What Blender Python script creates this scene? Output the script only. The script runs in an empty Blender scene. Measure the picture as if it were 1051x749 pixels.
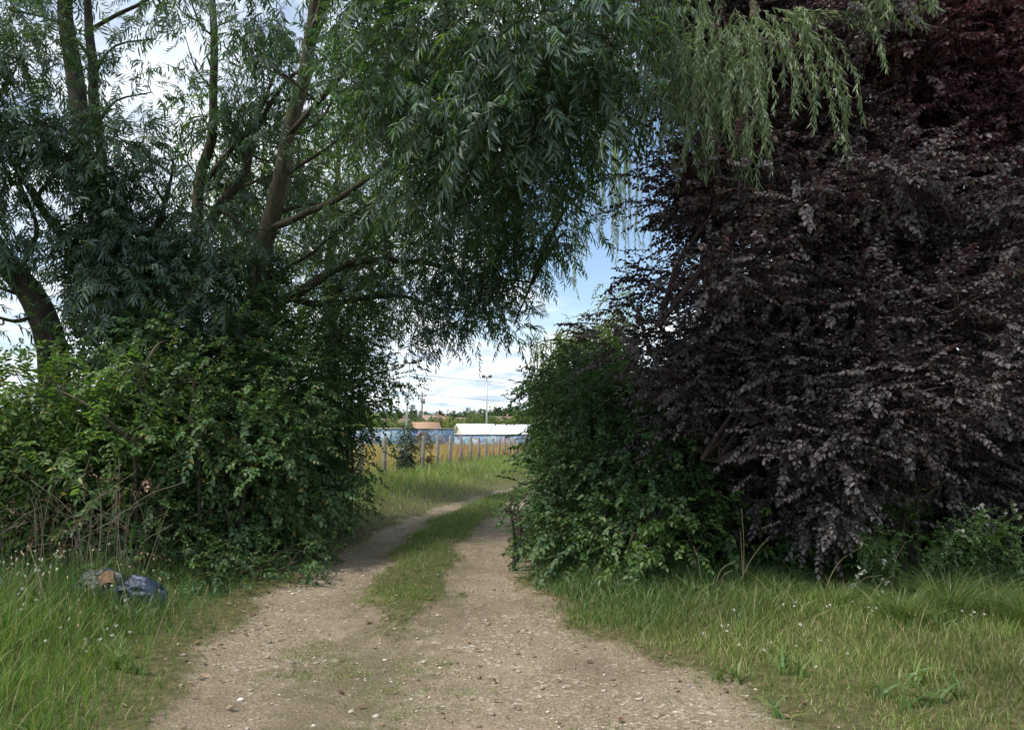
import bpy, bmesh, math, random
import numpy as np
from mathutils import Vector, Matrix, noise as mnoise

random.seed(7)
R = np.random.default_rng(7)
SC = bpy.context.scene
COL = SC.collection
F = 760.0
CX, CY, HORIZON = 525.5, 374.5, 435.0
EYE = 1.6
TH = math.atan((HORIZON - CY) / F)


def P(px, py, d):
    """world point at ground distance d in front of the lens that the photograph shows at (px, py)"""
    cx, cy = (px - CX) / F, (CY - py) / F
    y = math.cos(TH) - math.sin(TH) * cy
    z = math.sin(TH) + math.cos(TH) * cy
    k = d / y
    return np.array([cx * k, d, EYE + z * k])


# ------------------------------------------------------------------ terrain
LX_Y = [-12, 3.0, 3.87, 4.77, 5.66, 6.95, 8.1, 9.5, 11.8, 14.3, 17.6, 21, 24, 28, 34]
LX_X = [-1.7, -1.75, -1.83, -2.07, -2.2, -2.3, -2.29, -2.19, -1.94, -1.41, -.58, .3, 1.5, 3.6, 7.5]
RX_Y = [-12, 3.0, 3.87, 4.2, 4.77, 5.5, 6.3, 7.15, 8.4, 10.6, 13.5, 17, 20, 23, 28, 34]
RX_X = [1.9, 1.9, 1.65, 1.5, 1.22, .86, .42, .16, .08, .06, .18, 1.1, 2.3, 4.0, 7.2, 11.5]
SL_Y = [-12, 5.2, 7.15, 8.4, 10.1, 12.8, 15.8, 19.6, 22, 25, 34]
SL_X = [-.95, -1.02, -1.34, -1.5, -1.58, -1.33, -.75, .3, 1.25, 2.8, 8.3]
SR_Y = [-12, 5.2, 7.15, 8.4, 10.1, 12.2, 15.2, 18, 21, 24, 34]
SR_X = [-.9, -.95, -.7, -.69, -.66, -.46, -.1, .62, 1.8, 3.4, 10.2]


def sstep(a, b, x):
    t = np.clip((x - a) / (b - a), 0, 1)
    return t * t * (3 - 2 * t)


_PH = R.uniform(0, 6.28, (14, 2))
_DR = R.uniform(0, 6.28, 14)


def wav(x, y, s=1.0):
    """cheap smooth noise in about -1..1"""
    v = 0
    amp, tot = 1.0, 0
    f = s
    for k in range(7):
        a = _DR[k]
        b = _DR[k + 7]
        v = v + amp * np.sin((x * math.cos(a) + y * math.sin(a)) * f + _PH[k, 0]) * np.sin((x * math.cos(b) + y * math.sin(b)) * f * 1.13 + _PH[k, 1])
        tot += amp
        amp *= .72
        f *= 1.55
    return v / tot * 1.9


def track_mask(x, y):
    """1 where wheels keep the gravel bare, 0 in the grass"""
    x = np.asarray(x, float); y = np.asarray(y, float)
    lx, rx = np.interp(y, LX_Y, LX_X), np.interp(y, RX_Y, RX_X)
    j = .16 * wav(x, y, 2.3) + .08 * wav(x + 9, y, 7)
    soft = np.where(y < 7, .38, .22)
    m = sstep(-soft, soft, x - lx + j) * sstep(-soft * 1.2, soft * 1.2, rx - x + j * 1.4)
    sl, sr = np.interp(y, SL_Y, SL_X), np.interp(y, SR_Y, SR_X)
    st = sstep(-.14, .16, x - sl - .05 + j * .9) * sstep(-.14, .16, sr - .04 - x + j * .9) * sstep(4.9, 7.8, y + j * 5)
    return m * (1 - st)


def height(x, y):
    x = np.asarray(x, float); y = np.asarray(y, float)
    base = np.interp(y, [-4000, 18, 80, 200, 400, 800, 1500, 4000], [0, 0, -1.1, -1.2, -.6, 4.5, 17, 24])
    near = np.exp(-np.maximum(np.abs(y) - 40, 0) / 20) * np.exp(-np.maximum(np.abs(x) - 20, 0) / 10)
    m = track_mask(x, y)
    lx = np.interp(y, LX_Y, LX_X)
    bank = .10 * sstep(.1, 1.4, lx - x) * sstep(9, 14, y) * (1 - sstep(30, 50, y))
    rise = .10 * sstep(.2, 2.0, x - np.interp(y, RX_Y, RX_X)) + .08 * sstep(.2, 1.6, lx - x)
    return base + near * (bank + rise - .045 * m + .018 * wav(x, y, 1.7) + .006 * wav(x, y, 9))


def H(x, y):
    return float(height(x, y))


# ------------------------------------------------------------------ helpers
def tag(o, label=None, cat=None, group=None, kind=None):
    if label: o['label'] = label
    if cat: o['category'] = cat
    if group: o['group'] = group
    if kind: o['kind'] = kind
    return o


def thing(name, label, cat, loc, group=None):
    o = bpy.data.objects.new(name, None)
    o.empty_display_size = .2
    COL.objects.link(o)
    o.location = loc
    return tag(o, label, cat, group)


def mesh_obj(name, V, Q, mat, parent=None, smooth=False, tris=None):
    """V (n,3), Q (m,4) quads and/or tris (k,3) as one object; V are world coordinates"""
    V = np.asarray(V, np.float32).reshape(-1, 3)
    if parent is not None:
        V = V - np.array(parent.matrix_basis.translation if parent.parent is None else
                         parent.matrix_basis.translation + parent.parent.matrix_basis.translation, np.float32)
    me = bpy.data.meshes.new(name)
    me.vertices.add(len(V))
    me.vertices.foreach_set('co', V.ravel())
    parts, sizes = [], []
    if Q is not None and len(Q):
        Q = np.asarray(Q, np.int32).reshape(-1, 4); parts.append(Q.ravel()); sizes.append(np.full(len(Q), 4, np.int32))
    if tris is not None and len(tris):
        T = np.asarray(tris, np.int32).reshape(-1, 3); parts.append(T.ravel()); sizes.append(np.full(len(T), 3, np.int32))
    idx = np.concatenate(parts); sz = np.concatenate(sizes)
    me.loops.add(len(idx)); me.loops.foreach_set('vertex_index', idx)
    me.polygons.add(len(sz))
    st = np.concatenate([[0], np.cumsum(sz)[:-1]]).astype(np.int32)
    me.polygons.foreach_set('loop_start', st)
    try:
        me.polygons.foreach_set('loop_total', sz)
    except Exception:
        pass
    if smooth:
        me.polygons.foreach_set('use_smooth', np.ones(len(sz), bool))
    me.update(calc_edges=True)
    me.materials.append(mat)
    o = bpy.data.objects.new(name, me)
    COL.objects.link(o)
    if parent is not None:
        o.parent = parent
    return o


class MB:
    def __init__(s): s.v, s.q, s.t, s.n = [], [], [], 0

    def add(s, V, Q=None, T=None):
        V = np.asarray(V, float).reshape(-1, 3)
        if Q is not None and len(Q): s.q.append(np.asarray(Q).reshape(-1, 4) + s.n)
        if T is not None and len(T): s.t.append(np.asarray(T).reshape(-1, 3) + s.n)
        s.v.append(V); s.n += len(V)

    def tube(s, pts, radii, seg=8, wob=0.0, cap=True):
        pts = np.asarray(pts, float); n = len(pts)
        radii = np.broadcast_to(np.asarray(radii, float), (n,))
        tan = np.gradient(pts, axis=0); tan /= np.linalg.norm(tan, axis=1)[:, None] + 1e-9
        ref = np.array([1., 0, 0]) if abs(tan[0][0]) < .8 else np.array([0, 1., 0])
        V = []
        a = np.arange(seg) / seg * 2 * math.pi
        for i in range(n):
            u = ref - tan[i] * ref.dot(tan[i]); u /= np.linalg.norm(u) + 1e-9
            w = np.cross(tan[i], u); ref = u
            rr = radii[i] * (1 + (R.uniform(-wob, wob, seg) if wob else 0))
            V.append(pts[i] + (np.cos(a) * rr)[:, None] * u + (np.sin(a) * rr)[:, None] * w)
        V = np.concatenate(V)
        k = np.arange(seg); k2 = (k + 1) % seg
        Q = np.concatenate([np.stack([i * seg + k, i * seg + k2, (i + 1) * seg + k2, (i + 1) * seg + k], 1) for i in range(n - 1)])
        T = None
        if cap:
            V = np.vstack([V, pts[0], pts[-1]]); m = n * seg
            T = np.concatenate([np.stack([k2, k, np.full(seg, m)], 1), np.stack([(n - 1) * seg + k, (n - 1) * seg + k2, np.full(seg, m + 1)], 1)])
        s.add(V, Q, T)

    def box(s, lo, hi, M=None):
        x0, y0, z0 = lo; x1, y1, z1 = hi
        V = np.array([[x0, y0, z0], [x1, y0, z0], [x1, y1, z0], [x0, y1, z0], [x0, y0, z1], [x1, y0, z1], [x1, y1, z1], [x0, y1, z1]], float)
        if M is not None: V = np.array([list(M @ Vector(v)) for v in V])
        s.add(V, [[0, 3, 2, 1], [4, 5, 6, 7], [0, 1, 5, 4], [1, 2, 6, 5], [2, 3, 7, 6], [3, 0, 4, 7]])

    def build(s, name, mat, parent=None, smooth=False):
        return mesh_obj(name, np.concatenate(s.v), np.concatenate(s.q) if s.q else None, mat, parent, smooth,
                        np.concatenate(s.t) if s.t else None)


def smooth_path(pts, n):
    pts = np.asarray(pts, float)
    if len(pts) < 3:
        t = np.linspace(0, 1, n)[:, None]
        return pts[0] * (1 - t) + pts[-1] * t
    p = np.vstack([2 * pts[0] - pts[1], pts, 2 * pts[-1] - pts[-2]])
    out = []
    for u in np.linspace(0, len(pts) - 1 - 1e-6, n):
        i = int(u); t = u - i
        a, b, c, d = p[i], p[i + 1], p[i + 2], p[i + 3]
        out.append(.5 * ((2 * b) + (c - a) * t + (2 * a - 5 * b + 4 * c - d) * t * t + (3 * b - a - 3 * c + d) * t ** 3))
    return np.array(out)


# ------------------------------------------------------------------ materials
def nt(name):
    m = bpy.data.materials.new(name); m.use_nodes = True
    t = m.node_tree; t.nodes.clear()
    out = t.nodes.new('ShaderNodeOutputMaterial')
    return m, t, out


def ramp(t, stops, interp='LINEAR'):
    r = t.nodes.new('ShaderNodeValToRGB'); e = r.color_ramp.elements
    r.color_ramp.interpolation = interp
    while len(e) > 1: e.remove(e[-1])
    e[0].position = stops[0][0]; e[0].color = (*stops[0][1], 1)
    for p, c in stops[1:]:
        k = e.new(p); k.color = (*c, 1)
    return r


def mixc(t, a, b, fac, mode='MIX'):
    m = t.nodes.new('ShaderNodeMix'); m.data_type = 'RGBA'; m.blend_type = mode
    for s, v in ((m.inputs[0], fac), (m.inputs[6], a), (m.inputs[7], b)):
        if hasattr(v, 'is_linked'): t.links.new(v, s)
        elif isinstance(v, (int, float)): s.default_value = v
        else: s.default_value = (*v, 1)
    return m.outputs[2]


def maprange(t, v, a, b, c, d):
    m = t.nodes.new('ShaderNodeMapRange')
    t.links.new(v, m.inputs[0])
    for i, x in enumerate((a, b, c, d)): m.inputs[i + 1].default_value = x
    return m.outputs[0]


def noise_tex(t, scale, detail=4, rough=.55, coord=None):
    n = t.nodes.new('ShaderNodeTexNoise'); n.inputs['Scale'].default_value = scale
    n.inputs['Detail'].default_value = detail; n.inputs['Roughness'].default_value = rough
    if coord is None:
        g = t.nodes.new('ShaderNodeNewGeometry'); coord = g.outputs['Position']
    t.links.new(coord, n.inputs['Vector'])
    return n.outputs['Fac']


def leaf_mat(name, stops, under=None, rough=.42, trans=.28, tint=None, spec=.5, nscale=1.3, nlo=.7, nhi=1.3):
    m, t, out = nt(name)
    g = t.nodes.new('ShaderNodeNewGeometry')
    c = ramp(t, stops); t.links.new(g.outputs['Random Per Island'], c.inputs[0])
    n = noise_tex(t, nscale, 3)
    f = maprange(t, n, .3, .7, nlo, nhi)
    comb = t.nodes.new('ShaderNodeCombineColor')
    for i in range(3): t.links.new(f, comb.inputs[i])
    col = mixc(t, c.outputs[0], comb.outputs[0], 1.0, 'MULTIPLY')
    if under: col2 = mixc(t, col, under, g.outputs['Backfacing'])
    else: col2 = col
    p = t.nodes.new('ShaderNodeBsdfPrincipled')
    t.links.new(col2, p.inputs['Base Color']); p.inputs['Roughness'].default_value = rough
    p.inputs['Specular IOR Level'].default_value = spec
    tr = t.nodes.new('ShaderNodeBsdfTranslucent')
    tc = mixc(t, col, tint or (1.7, 1.9, .7), 1.0, 'MULTIPLY'); t.links.new(tc, tr.inputs[0])
    mx = t.nodes.new('ShaderNodeMixShader'); mx.inputs[0].default_value = trans
    t.links.new(p.outputs[0], mx.inputs[1]); t.links.new(tr.outputs[0], mx.inputs[2])
    t.links.new(mx.outputs[0], out.inputs[0])
    return m


def solid_mat(name, c1, c2, scale=6, rough=.8, bump=0.0, bscale=30, metallic=0, spec=.4, stretch=None):
    m, t, out = nt(name)
    tc = t.nodes.new('ShaderNodeTexCoord'); co = tc.outputs['Object']
    if stretch:
        mp = t.nodes.new('ShaderNodeMapping'); mp.inputs['Scale'].default_value = stretch
        t.links.new(co, mp.inputs[0]); co = mp.outputs[0]
    n = noise_tex(t, scale, 6, .62, co)
    r = ramp(t, [(.32, c1), (.68, c2)]); t.links.new(n, r.inputs[0])
    p = t.nodes.new('ShaderNodeBsdfPrincipled'); t.links.new(r.outputs[0], p.inputs['Base Color'])
    p.inputs['Roughness'].default_value = rough; p.inputs['Metallic'].default_value = metallic
    p.inputs['Specular IOR Level'].default_value = spec
    if bump:
        b = t.nodes.new('ShaderNodeBump'); b.inputs['Strength'].default_value = bump; b.inputs['Distance'].default_value = .035
        t.links.new(noise_tex(t, bscale, 6, .65, co), b.inputs['Height']); t.links.new(b.outputs[0], p.inputs['Normal'])
    t.links.new(p.outputs[0], out.inputs[0])
    return m


M = {}
M['bark'] = solid_mat('grey_brown_bark', (.042, .038, .024), (.15, .13, .08), 9, .9, 1.0, 20, stretch=(3, 3, .8))
M['bark_dark'] = solid_mat('dark_bark', (.03, .025, .02), (.09, .072, .055), 5, .9, .9, 14, stretch=(3, 3, .8))
M['twig'] = solid_mat('twig_bark', (.045, .04, .025), (.11, .09, .055), 4, .85)
M['twig_purple'] = solid_mat('twig_purple', (.03, .02, .02), (.07, .05, .045), 4, .8)
M['twig_willow'] = solid_mat('twig_willow', (.10, .10, .04), (.18, .16, .07), 4, .8)
M['straw_stem'] = solid_mat('straw_stem', (.26, .20, .12), (.48, .39, .25), 3, .85)
M['willow'] = leaf_mat('dark_willow_leaf', [(0, (0.0374, 0.0836, 0.0413)), (0.5, (0.055, 0.1144, 0.0533)), (0.85, (0.0858, 0.1562, 0.0671)), (1, (0.154, 0.209, 0.0688))],
                       under=(.095, .15, .125), rough=.5, trans=.32, spec=.4)
M['sunny'] = leaf_mat('sun_toned_willow_leaf', [(0, (.06, .11, .025)), (.6, (.10, .16, .035)), (1, (.17, .20, .05))], rough=.45, trans=.42)  # lit version of the willow leaf: sunshine is painted in as yellow green
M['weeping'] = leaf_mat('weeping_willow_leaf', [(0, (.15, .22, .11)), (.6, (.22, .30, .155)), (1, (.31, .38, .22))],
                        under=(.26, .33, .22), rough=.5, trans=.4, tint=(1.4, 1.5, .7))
M['purple'] = leaf_mat('purple_leaf', [(0, (0.0483, 0.0372, 0.0488)), (0.5, (0.0828, 0.0624, 0.0788)), (0.78, (0.1012, 0.0864, 0.09)), (0.9, (0.0978, 0.114, 0.075)), (0.97, (0.1495, 0.138, 0.1187)), (0.985, (0.161, 0.144, 0.125)), (1, (0.1955, 0.042, 0.05))],
                       under=(.084, .076, .076), rough=.5, trans=.22, tint=(1.7, .9, 1.0), spec=.42)
M['red_purple'] = leaf_mat('red_purple_leaf', [(0, (0.072, 0.045, 0.0572)), (0.5, (0.12, 0.07, 0.0871)), (0.9, (0.18, 0.1125, 0.1248)), (1, (0.264, 0.1625, 0.156))],
                           under=(.12, .065, .07), rough=.5, trans=.24, tint=(1.8, .85, .95), spec=.55)
M['hedge'] = leaf_mat('hedge_leaf', [(0, (0.0368, 0.0854, 0.034)), (0.6, (0.0575, 0.122, 0.042)), (1, (0.0978, 0.1708, 0.05))], rough=.5, trans=.3, spec=.4)
M['hedge_light'] = leaf_mat('hedge_light_leaf', [(0, (0.0525, 0.11, 0.028)), (0.6, (0.0788, 0.154, 0.038)), (1, (0.126, 0.198, 0.05))], rough=.45, trans=.35)
M['elder'] = leaf_mat('elder_leaf', [(0, (0.0715, 0.138, 0.04)), (0.6, (0.1045, 0.1898, 0.052)), (0.93, (0.154, 0.2415, 0.07)), (1, (0.33, 0.299, 0.07))], rough=.5, trans=.38, spec=.4)
M['thicket'] = leaf_mat('thicket_leaf', [(0, (0.0483, 0.1056, 0.042)), (0.6, (0.0713, 0.144, 0.052)), (0.94, (0.1092, 0.18, 0.058)), (1, (0.23, 0.168, 0.05))], rough=.5, trans=.32, spec=.4)
M['ivy'] = leaf_mat('ivy_leaf', [(0, (0.033, 0.0782, 0.036)), (0.7, (0.0495, 0.1092, 0.048)), (1, (0.0825, 0.1437, 0.05))], rough=.42, trans=.22)
M['ivy_far'] = leaf_mat('ivy_far_leaf', [(0, (.018, .04, .022)), (.7, (.03, .06, .03)), (1, (.12, .16, .12))], rough=.25, trans=.1)
M['hop'] = leaf_mat('brown_creeper_leaf', [(0, (.06, .06, .02)), (.6, (.10, .08, .03)), (1, (.2, .13, .05))], trans=.3)
M['bramble'] = leaf_mat('bramble_leaf', [(0, (.085, .16, .045)), (.6, (.13, .225, .065)), (1, (.20, .28, .10))], under=(.15, .23, .10), trans=.38)
M['grass_lush'] = leaf_mat('sun_toned_lush_grass', [(0, (.075, .16, .03)), (.55, (.125, .235, .042)), (.85, (.20, .30, .07)), (1, (.40, .35, .18))], rough=.45, trans=.38, nscale=.9, tint=(1.4, 1.4, .6))  # lush grass, its ramp lightened to paint in the sun on the near corner
M['straw_grass'] = leaf_mat('straw_grass', [(0, (.22, .20, .09)), (.5, (.36, .30, .16)), (1, (.5, .43, .27))], rough=.6, trans=.3, tint=(1.2, 1.1, .8))
M['tussock'] = leaf_mat('tussock_grass', [(0, (.08, .155, .035)), (.55, (.125, .215, .055)), (.85, (.21, .27, .09)), (1, (.40, .34, .19))], rough=.42, trans=.35, nscale=.9, tint=(1.3, 1.4, .6))
M['weed'] = leaf_mat('weed_leaf', [(0, (.07, .14, .035)), (.6, (.11, .20, .05)), (1, (.20, .26, .09))], rough=.5, trans=.3, tint=(1.4, 1.4, .6))
M['grass_bank'] = leaf_mat('bank_grass', [(0, (.10, .19, .04)), (.5, (.17, .26, .06)), (.8, (.27, .31, .11)), (1, (.48, .41, .22))], rough=.5, trans=.38, nscale=.5, nlo=.6, nhi=1.35, tint=(1.3, 1.3, .6))
M['shade_toned_grass'] = leaf_mat('verge_grass', [(0, (.05, .12, .03)), (.6, (.085, .175, .045)), (.88, (.15, .22, .07)), (1, (.36, .30, .17))], rough=.45, trans=.35, nscale=.9, tint=(1.4, 1.4, .6))  # darker version of the grass, shade near the hedges painted into the ramp
M['grass_mown'] = leaf_mat('mown_grass', [(0, (.10, .18, .035)), (.45, (.17, .255, .055)), (.78, (.28, .31, .11)), (1, (.48, .42, .24))], rough=.5, trans=.35, nscale=.8, nlo=.6, nhi=1.4, tint=(1.3, 1.3, .6))
M['grass_strip'] = leaf_mat('strip_grass', [(0, (.08, .16, .03)), (.55, (.125, .225, .045)), (.9, (.19, .27, .07)), (1, (.38, .34, .18))], rough=.5, trans=.35, nscale=1.2, tint=(1.3, 1.3, .6))
M['field'] = leaf_mat('dry_field_grass', [(0, (.26, .22, .07)), (.5, (.42, .34, .11)), (1, (.58, .48, .22))], rough=.7, trans=.35, nscale=.25, tint=(1.2, 1.15, .8))
M['sorrel'] = leaf_mat('red_seed_stalk', [(0, (.30, .13, .06)), (.6, (.42, .20, .10)), (1, (.5, .33, .16))], rough=.8, trans=.25, tint=(1.2, 1, .8))
M['flower'] = leaf_mat('pale_flower', [(0, (.55, .52, .42)), (1, (.8, .78, .72))], rough=.7, trans=.3, tint=(1, 1, 1), nlo=.9, nhi=1.1)
M['seedhead'] = leaf_mat('seed_head', [(0, (.30, .22, .13)), (1, (.62, .52, .36))], rough=.8, trans=.2, tint=(1, 1, 1))
M['litter'] = leaf_mat('dead_leaf', [(0, (.09, .05, .025)), (.5, (.17, .10, .05)), (.9, (.28, .18, .10)), (1, (.42, .34, .22))], rough=.7, trans=.1, tint=(1, 1, 1))
M['stone'] = leaf_mat('loose_stone', [(0, (.16, .13, .10)), (.5, (.34, .285, .215)), (.9, (.50, .44, .36)), (1, (.68, .64, .57))], rough=.85, trans=0, spec=.3, nlo=.85, nhi=1.15)


def mth_mossy(t, sp, sx):
    # moss is densest on the crown between the two ruts
    d = t.nodes.new('ShaderNodeMath'); d.operation = 'ADD'; d.inputs[1].default_value = 1.0; t.links.new(sx.outputs[0], d.inputs[0])
    a = t.nodes.new('ShaderNodeMath'); a.operation = 'ABSOLUTE'; t.links.new(d.outputs[0], a.inputs[0])
    k = maprange(t, a.outputs[0], .15, .8, .16, 0)
    m = t.nodes.new('ShaderNodeMath'); m.operation = 'ADD'; t.links.new(sp, m.inputs[0]); t.links.new(k, m.inputs[1])
    return maprange(t, m.outputs[0], .58, .74, 0, .75)


def ground_mat():
    m, t, out = nt('ground_and_gravel')
    g = t.nodes.new('ShaderNodeNewGeometry'); pos = g.outputs['Position']
    at = t.nodes.new('ShaderNodeAttribute'); at.attribute_name = 'gravel'
    mask = at.outputs['Fac']
    # gravel
    v = t.nodes.new('ShaderNodeTexVoronoi'); v.inputs['Scale'].default_value = 42; v.inputs['Randomness'].default_value = 1
    t.links.new(pos, v.inputs['Vector'])
    v2 = t.nodes.new('ShaderNodeTexVoronoi'); v2.inputs['Scale'].default_value = 105; t.links.new(pos, v2.inputs['Vector'])
    s1 = t.nodes.new('ShaderNodeSeparateColor'); t.links.new(v.outputs['Color'], s1.inputs[0])
    s2 = t.nodes.new('ShaderNodeSeparateColor'); t.links.new(v2.outputs['Color'], s2.inputs[0])
    st = ramp(t, [(0, (.14, .11, .076)), (.35, (.24, .193, .138)), (.75, (.34, .275, .20)), (.93, (.50, .43, .33)), (1, (.62, .58, .52))])
    t.links.new(s1.outputs[0], st.inputs[0])
    fin = ramp(t, [(0, (.175, .135, .09)), (.6, (.275, .22, .155)), (1, (.395, .33, .245))]); t.links.new(s2.outputs[0], fin.inputs[0])
    big = noise_tex(t, 9, 5, .6)
    gcol = mixc(t, st.outputs[0], fin.outputs[0], maprange(t, big, .38, .6, 0, 1))
    dusty = noise_tex(t, .9, 5, .6)
    gcol = mixc(t, gcol, (.335, .268, .187), maprange(t, dusty, .42, .68, 0, .6))
    damp = noise_tex(t, .55, 4, .55)
    gcol = mixc(t, gcol, (.14, .105, .075), maprange(t, damp, .48, .66, 0, .6))
    sx = t.nodes.new('ShaderNodeSeparateXYZ'); t.links.new(pos, sx.inputs[0])
    # moss and turf crumbs
    sp = noise_tex(t, 5.5, 7, .7)
    gcol = mixc(t, gcol, (.10, .105, .04), mth_mossy(t, sp, sx))
    cr = t.nodes.new('ShaderNodeMath'); cr.operation = 'ADD'; cr.inputs[1].default_value = 1.0; t.links.new(sx.outputs[0], cr.inputs[0])
    ca = t.nodes.new('ShaderNodeMath'); ca.operation = 'ABSOLUTE'; t.links.new(cr.outputs[0], ca.inputs[0])
    ck = t.nodes.new('ShaderNodeMath'); ck.operation = 'MULTIPLY'; t.links.new(maprange(t, ca.outputs[0], .2, .9, 1, 0), ck.inputs[0]); t.links.new(maprange(t, noise_tex(t, 3.1, 6, .65), .35, .6, 0, .75), ck.inputs[1])
    gcol = mixc(t, gcol, (.17, .135, .09), ck.outputs[0])
    # soil and thatch
    sn = noise_tex(t, 14, 8, .7)
    soil = ramp(t, [(.3, (.045, .05, .02)), (.5, (.10, .095, .04)), (.7, (.19, .165, .085))]); t.links.new(sn, soil.inputs[0])
    far = noise_tex(t, .012, 4, .6)
    farc = ramp(t, [(.38, (.09, .14, .04)), (.5, (.22, .22, .08)), (.6, (.34, .29, .12)), (.7, (.10, .15, .05))]); t.links.new(far, farc.inputs[0])
    sep = t.nodes.new('ShaderNodeSeparateXYZ'); t.links.new(pos, sep.inputs[0])
    scol = mixc(t, soil.outputs[0], farc.outputs[0], maprange(t, sep.outputs[1], 45, 90, 0, 1))
    # ragged edge between the two
    ed = noise_tex(t, 26, 6, .7)
    add = t.nodes.new('ShaderNodeMath'); add.operation = 'MULTIPLY_ADD'
    t.links.new(ed, add.inputs[0]); add.inputs[1].default_value = .9; t.links.new(mask, add.inputs[2])
    col = mixc(t, scol, gcol, maprange(t, add.outputs[0], .78, 1.12, 0, 1))
    p = t.nodes.new('ShaderNodeBsdfPrincipled'); t.links.new(col, p.inputs['Base Color'])
    p.inputs['Roughness'].default_value = .93; p.inputs['Specular IOR Level'].default_value = .2
    b = t.nodes.new('ShaderNodeBump'); b.inputs['Strength'].default_value = .9; b.inputs['Distance'].default_value = .012
    h1 = t.nodes.new('ShaderNodeMath'); h1.operation = 'ADD'
    t.links.new(v.outputs['Distance'], h1.inputs[0]); t.links.new(noise_tex(t, 60, 6, .7), h1.inputs[1])
    t.links.new(h1.outputs[0], b.inputs['Height']); t.links.new(b.outputs[0], p.inputs['Normal'])
    t.links.new(p.outputs[0], out.inputs[0])
    return m


M['ground'] = ground_mat()

# ------------------------------------------------------------------ ground and track
gx = np.arange(-10, 12.001, .08); gy = np.arange(1.6, 34.001, .08)
GX, GY = np.meshgrid(gx, gy)
GZ = height(GX, GY); GM = track_mask(GX, GY)
nx, ny = len(gx), len(gy)
vid = np.arange(nx * ny).reshape(ny, nx)
quads = np.stack([vid[:-1, :-1], vid[:-1, 1:], vid[1:, 1:], vid[1:, :-1]], -1).reshape(-1, 4)
cm = (GM[:-1, :-1] + GM[1:, 1:] + GM[:-1, 1:] + GM[1:, :-1]).reshape(-1) / 4
allv = np.stack([GX, GY, GZ], -1).reshape(-1, 3)


def sub_mesh(name, sel, extra=None):
    q = quads[sel]; u, inv = np.unique(q, return_inverse=True)
    V = allv[u]; Q = inv.reshape(-1, 4); A = GM.reshape(-1)[u]
    if extra is not None:
        eV, eQ, eA = extra
        Q = np.vstack([Q, eQ + len(V)]); V = np.vstack([V, eV]); A = np.concatenate([A, eA])
    o = mesh_obj(name, V, Q, M['ground'], None, True)
    a = o.data.attributes.new('gravel', 'FLOAT', 'POINT'); a.data.foreach_set('value', A.astype(np.float32))
    return o


def coarse(xs, ys, drop, hole):
    X, Y = np.meshgrid(xs, ys); Z = height(X, Y) - drop
    n = len(xs); v = np.arange(X.size).reshape(X.shape)
    Q = np.stack([v[:-1, :-1], v[:-1, 1:], v[1:, 1:], v[1:, :-1]], -1).reshape(-1, 4)
    cxm = ((X[:-1, :-1] + X[1:, 1:]) / 2).ravel(); cym = ((Y[:-1, :-1] + Y[1:, 1:]) / 2).ravel()
    keep = ~((cxm > hole[0]) & (cxm < hole[1]) & (cym > hole[2]) & (cym < hole[3]))
    return np.stack([X, Y, Z], -1).reshape(-1, 3), Q[keep], track_mask(X, Y).ravel()


xs = np.concatenate([[-4000, -2000, -1000, -500, -250, -120, -60, -35], np.arange(-24, -9.9, 1.), np.arange(-9.8, 12, .7), np.arange(12, 25, 1.), [35, 60, 120, 250, 500, 1000, 2000, 4000]])
ys = np.concatenate([[-1000, -300, -100, -40, -20], np.arange(-12, 2, .6), np.arange(2, 33.7, .8), np.arange(33.8, 60, 1.5), [65, 70, 80, 95, 120, 160, 200, 260, 320, 400, 520, 660, 800, 1000, 1250, 1500, 2000, 3000, 4000]])
ev, eq, ea = coarse(xs, ys, .012, (-9.4, 11.4, 2.1, 33.3))
tag(sub_mesh('ground', cm <= .5, (ev, eq, ea)), 'grassy earth ground on both sides of the track and far beyond', 'ground', None, 'structure')
tag(sub_mesh('dirt_track', cm > .5), 'stony dirt track with two wheel ruts bending right between the hedges', 'track', None, 'structure')


# ------------------------------------------------------------------ leaves
def leaf_geo(l, w, fold=.25, droop=.12, shape='lance'):
    if shape == 'lance': a, b, wa, wb = .28, .62, .48, .42
    elif shape == 'ovate': a, b, wa, wb = .25, .62, .5, .44
    elif shape == 'ivy': a, b, wa, wb = .12, .5, .5, .36
    return np.array([[0, 0, 0], [a * l, wa * w, fold * w], [b * l, wb * w, fold * w - droop * .4 * l], [l, 0, -droop * l],
                     [b * l, -wb * w, fold * w - droop * .4 * l], [a * l, -wa * w, fold * w]])


LQ = np.array([[0, 3, 2, 1], [0, 5, 4, 3]])[:, ::-1]


def rot(axis, a):
    return np.array(Matrix.Rotation(a, 3, axis))


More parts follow.
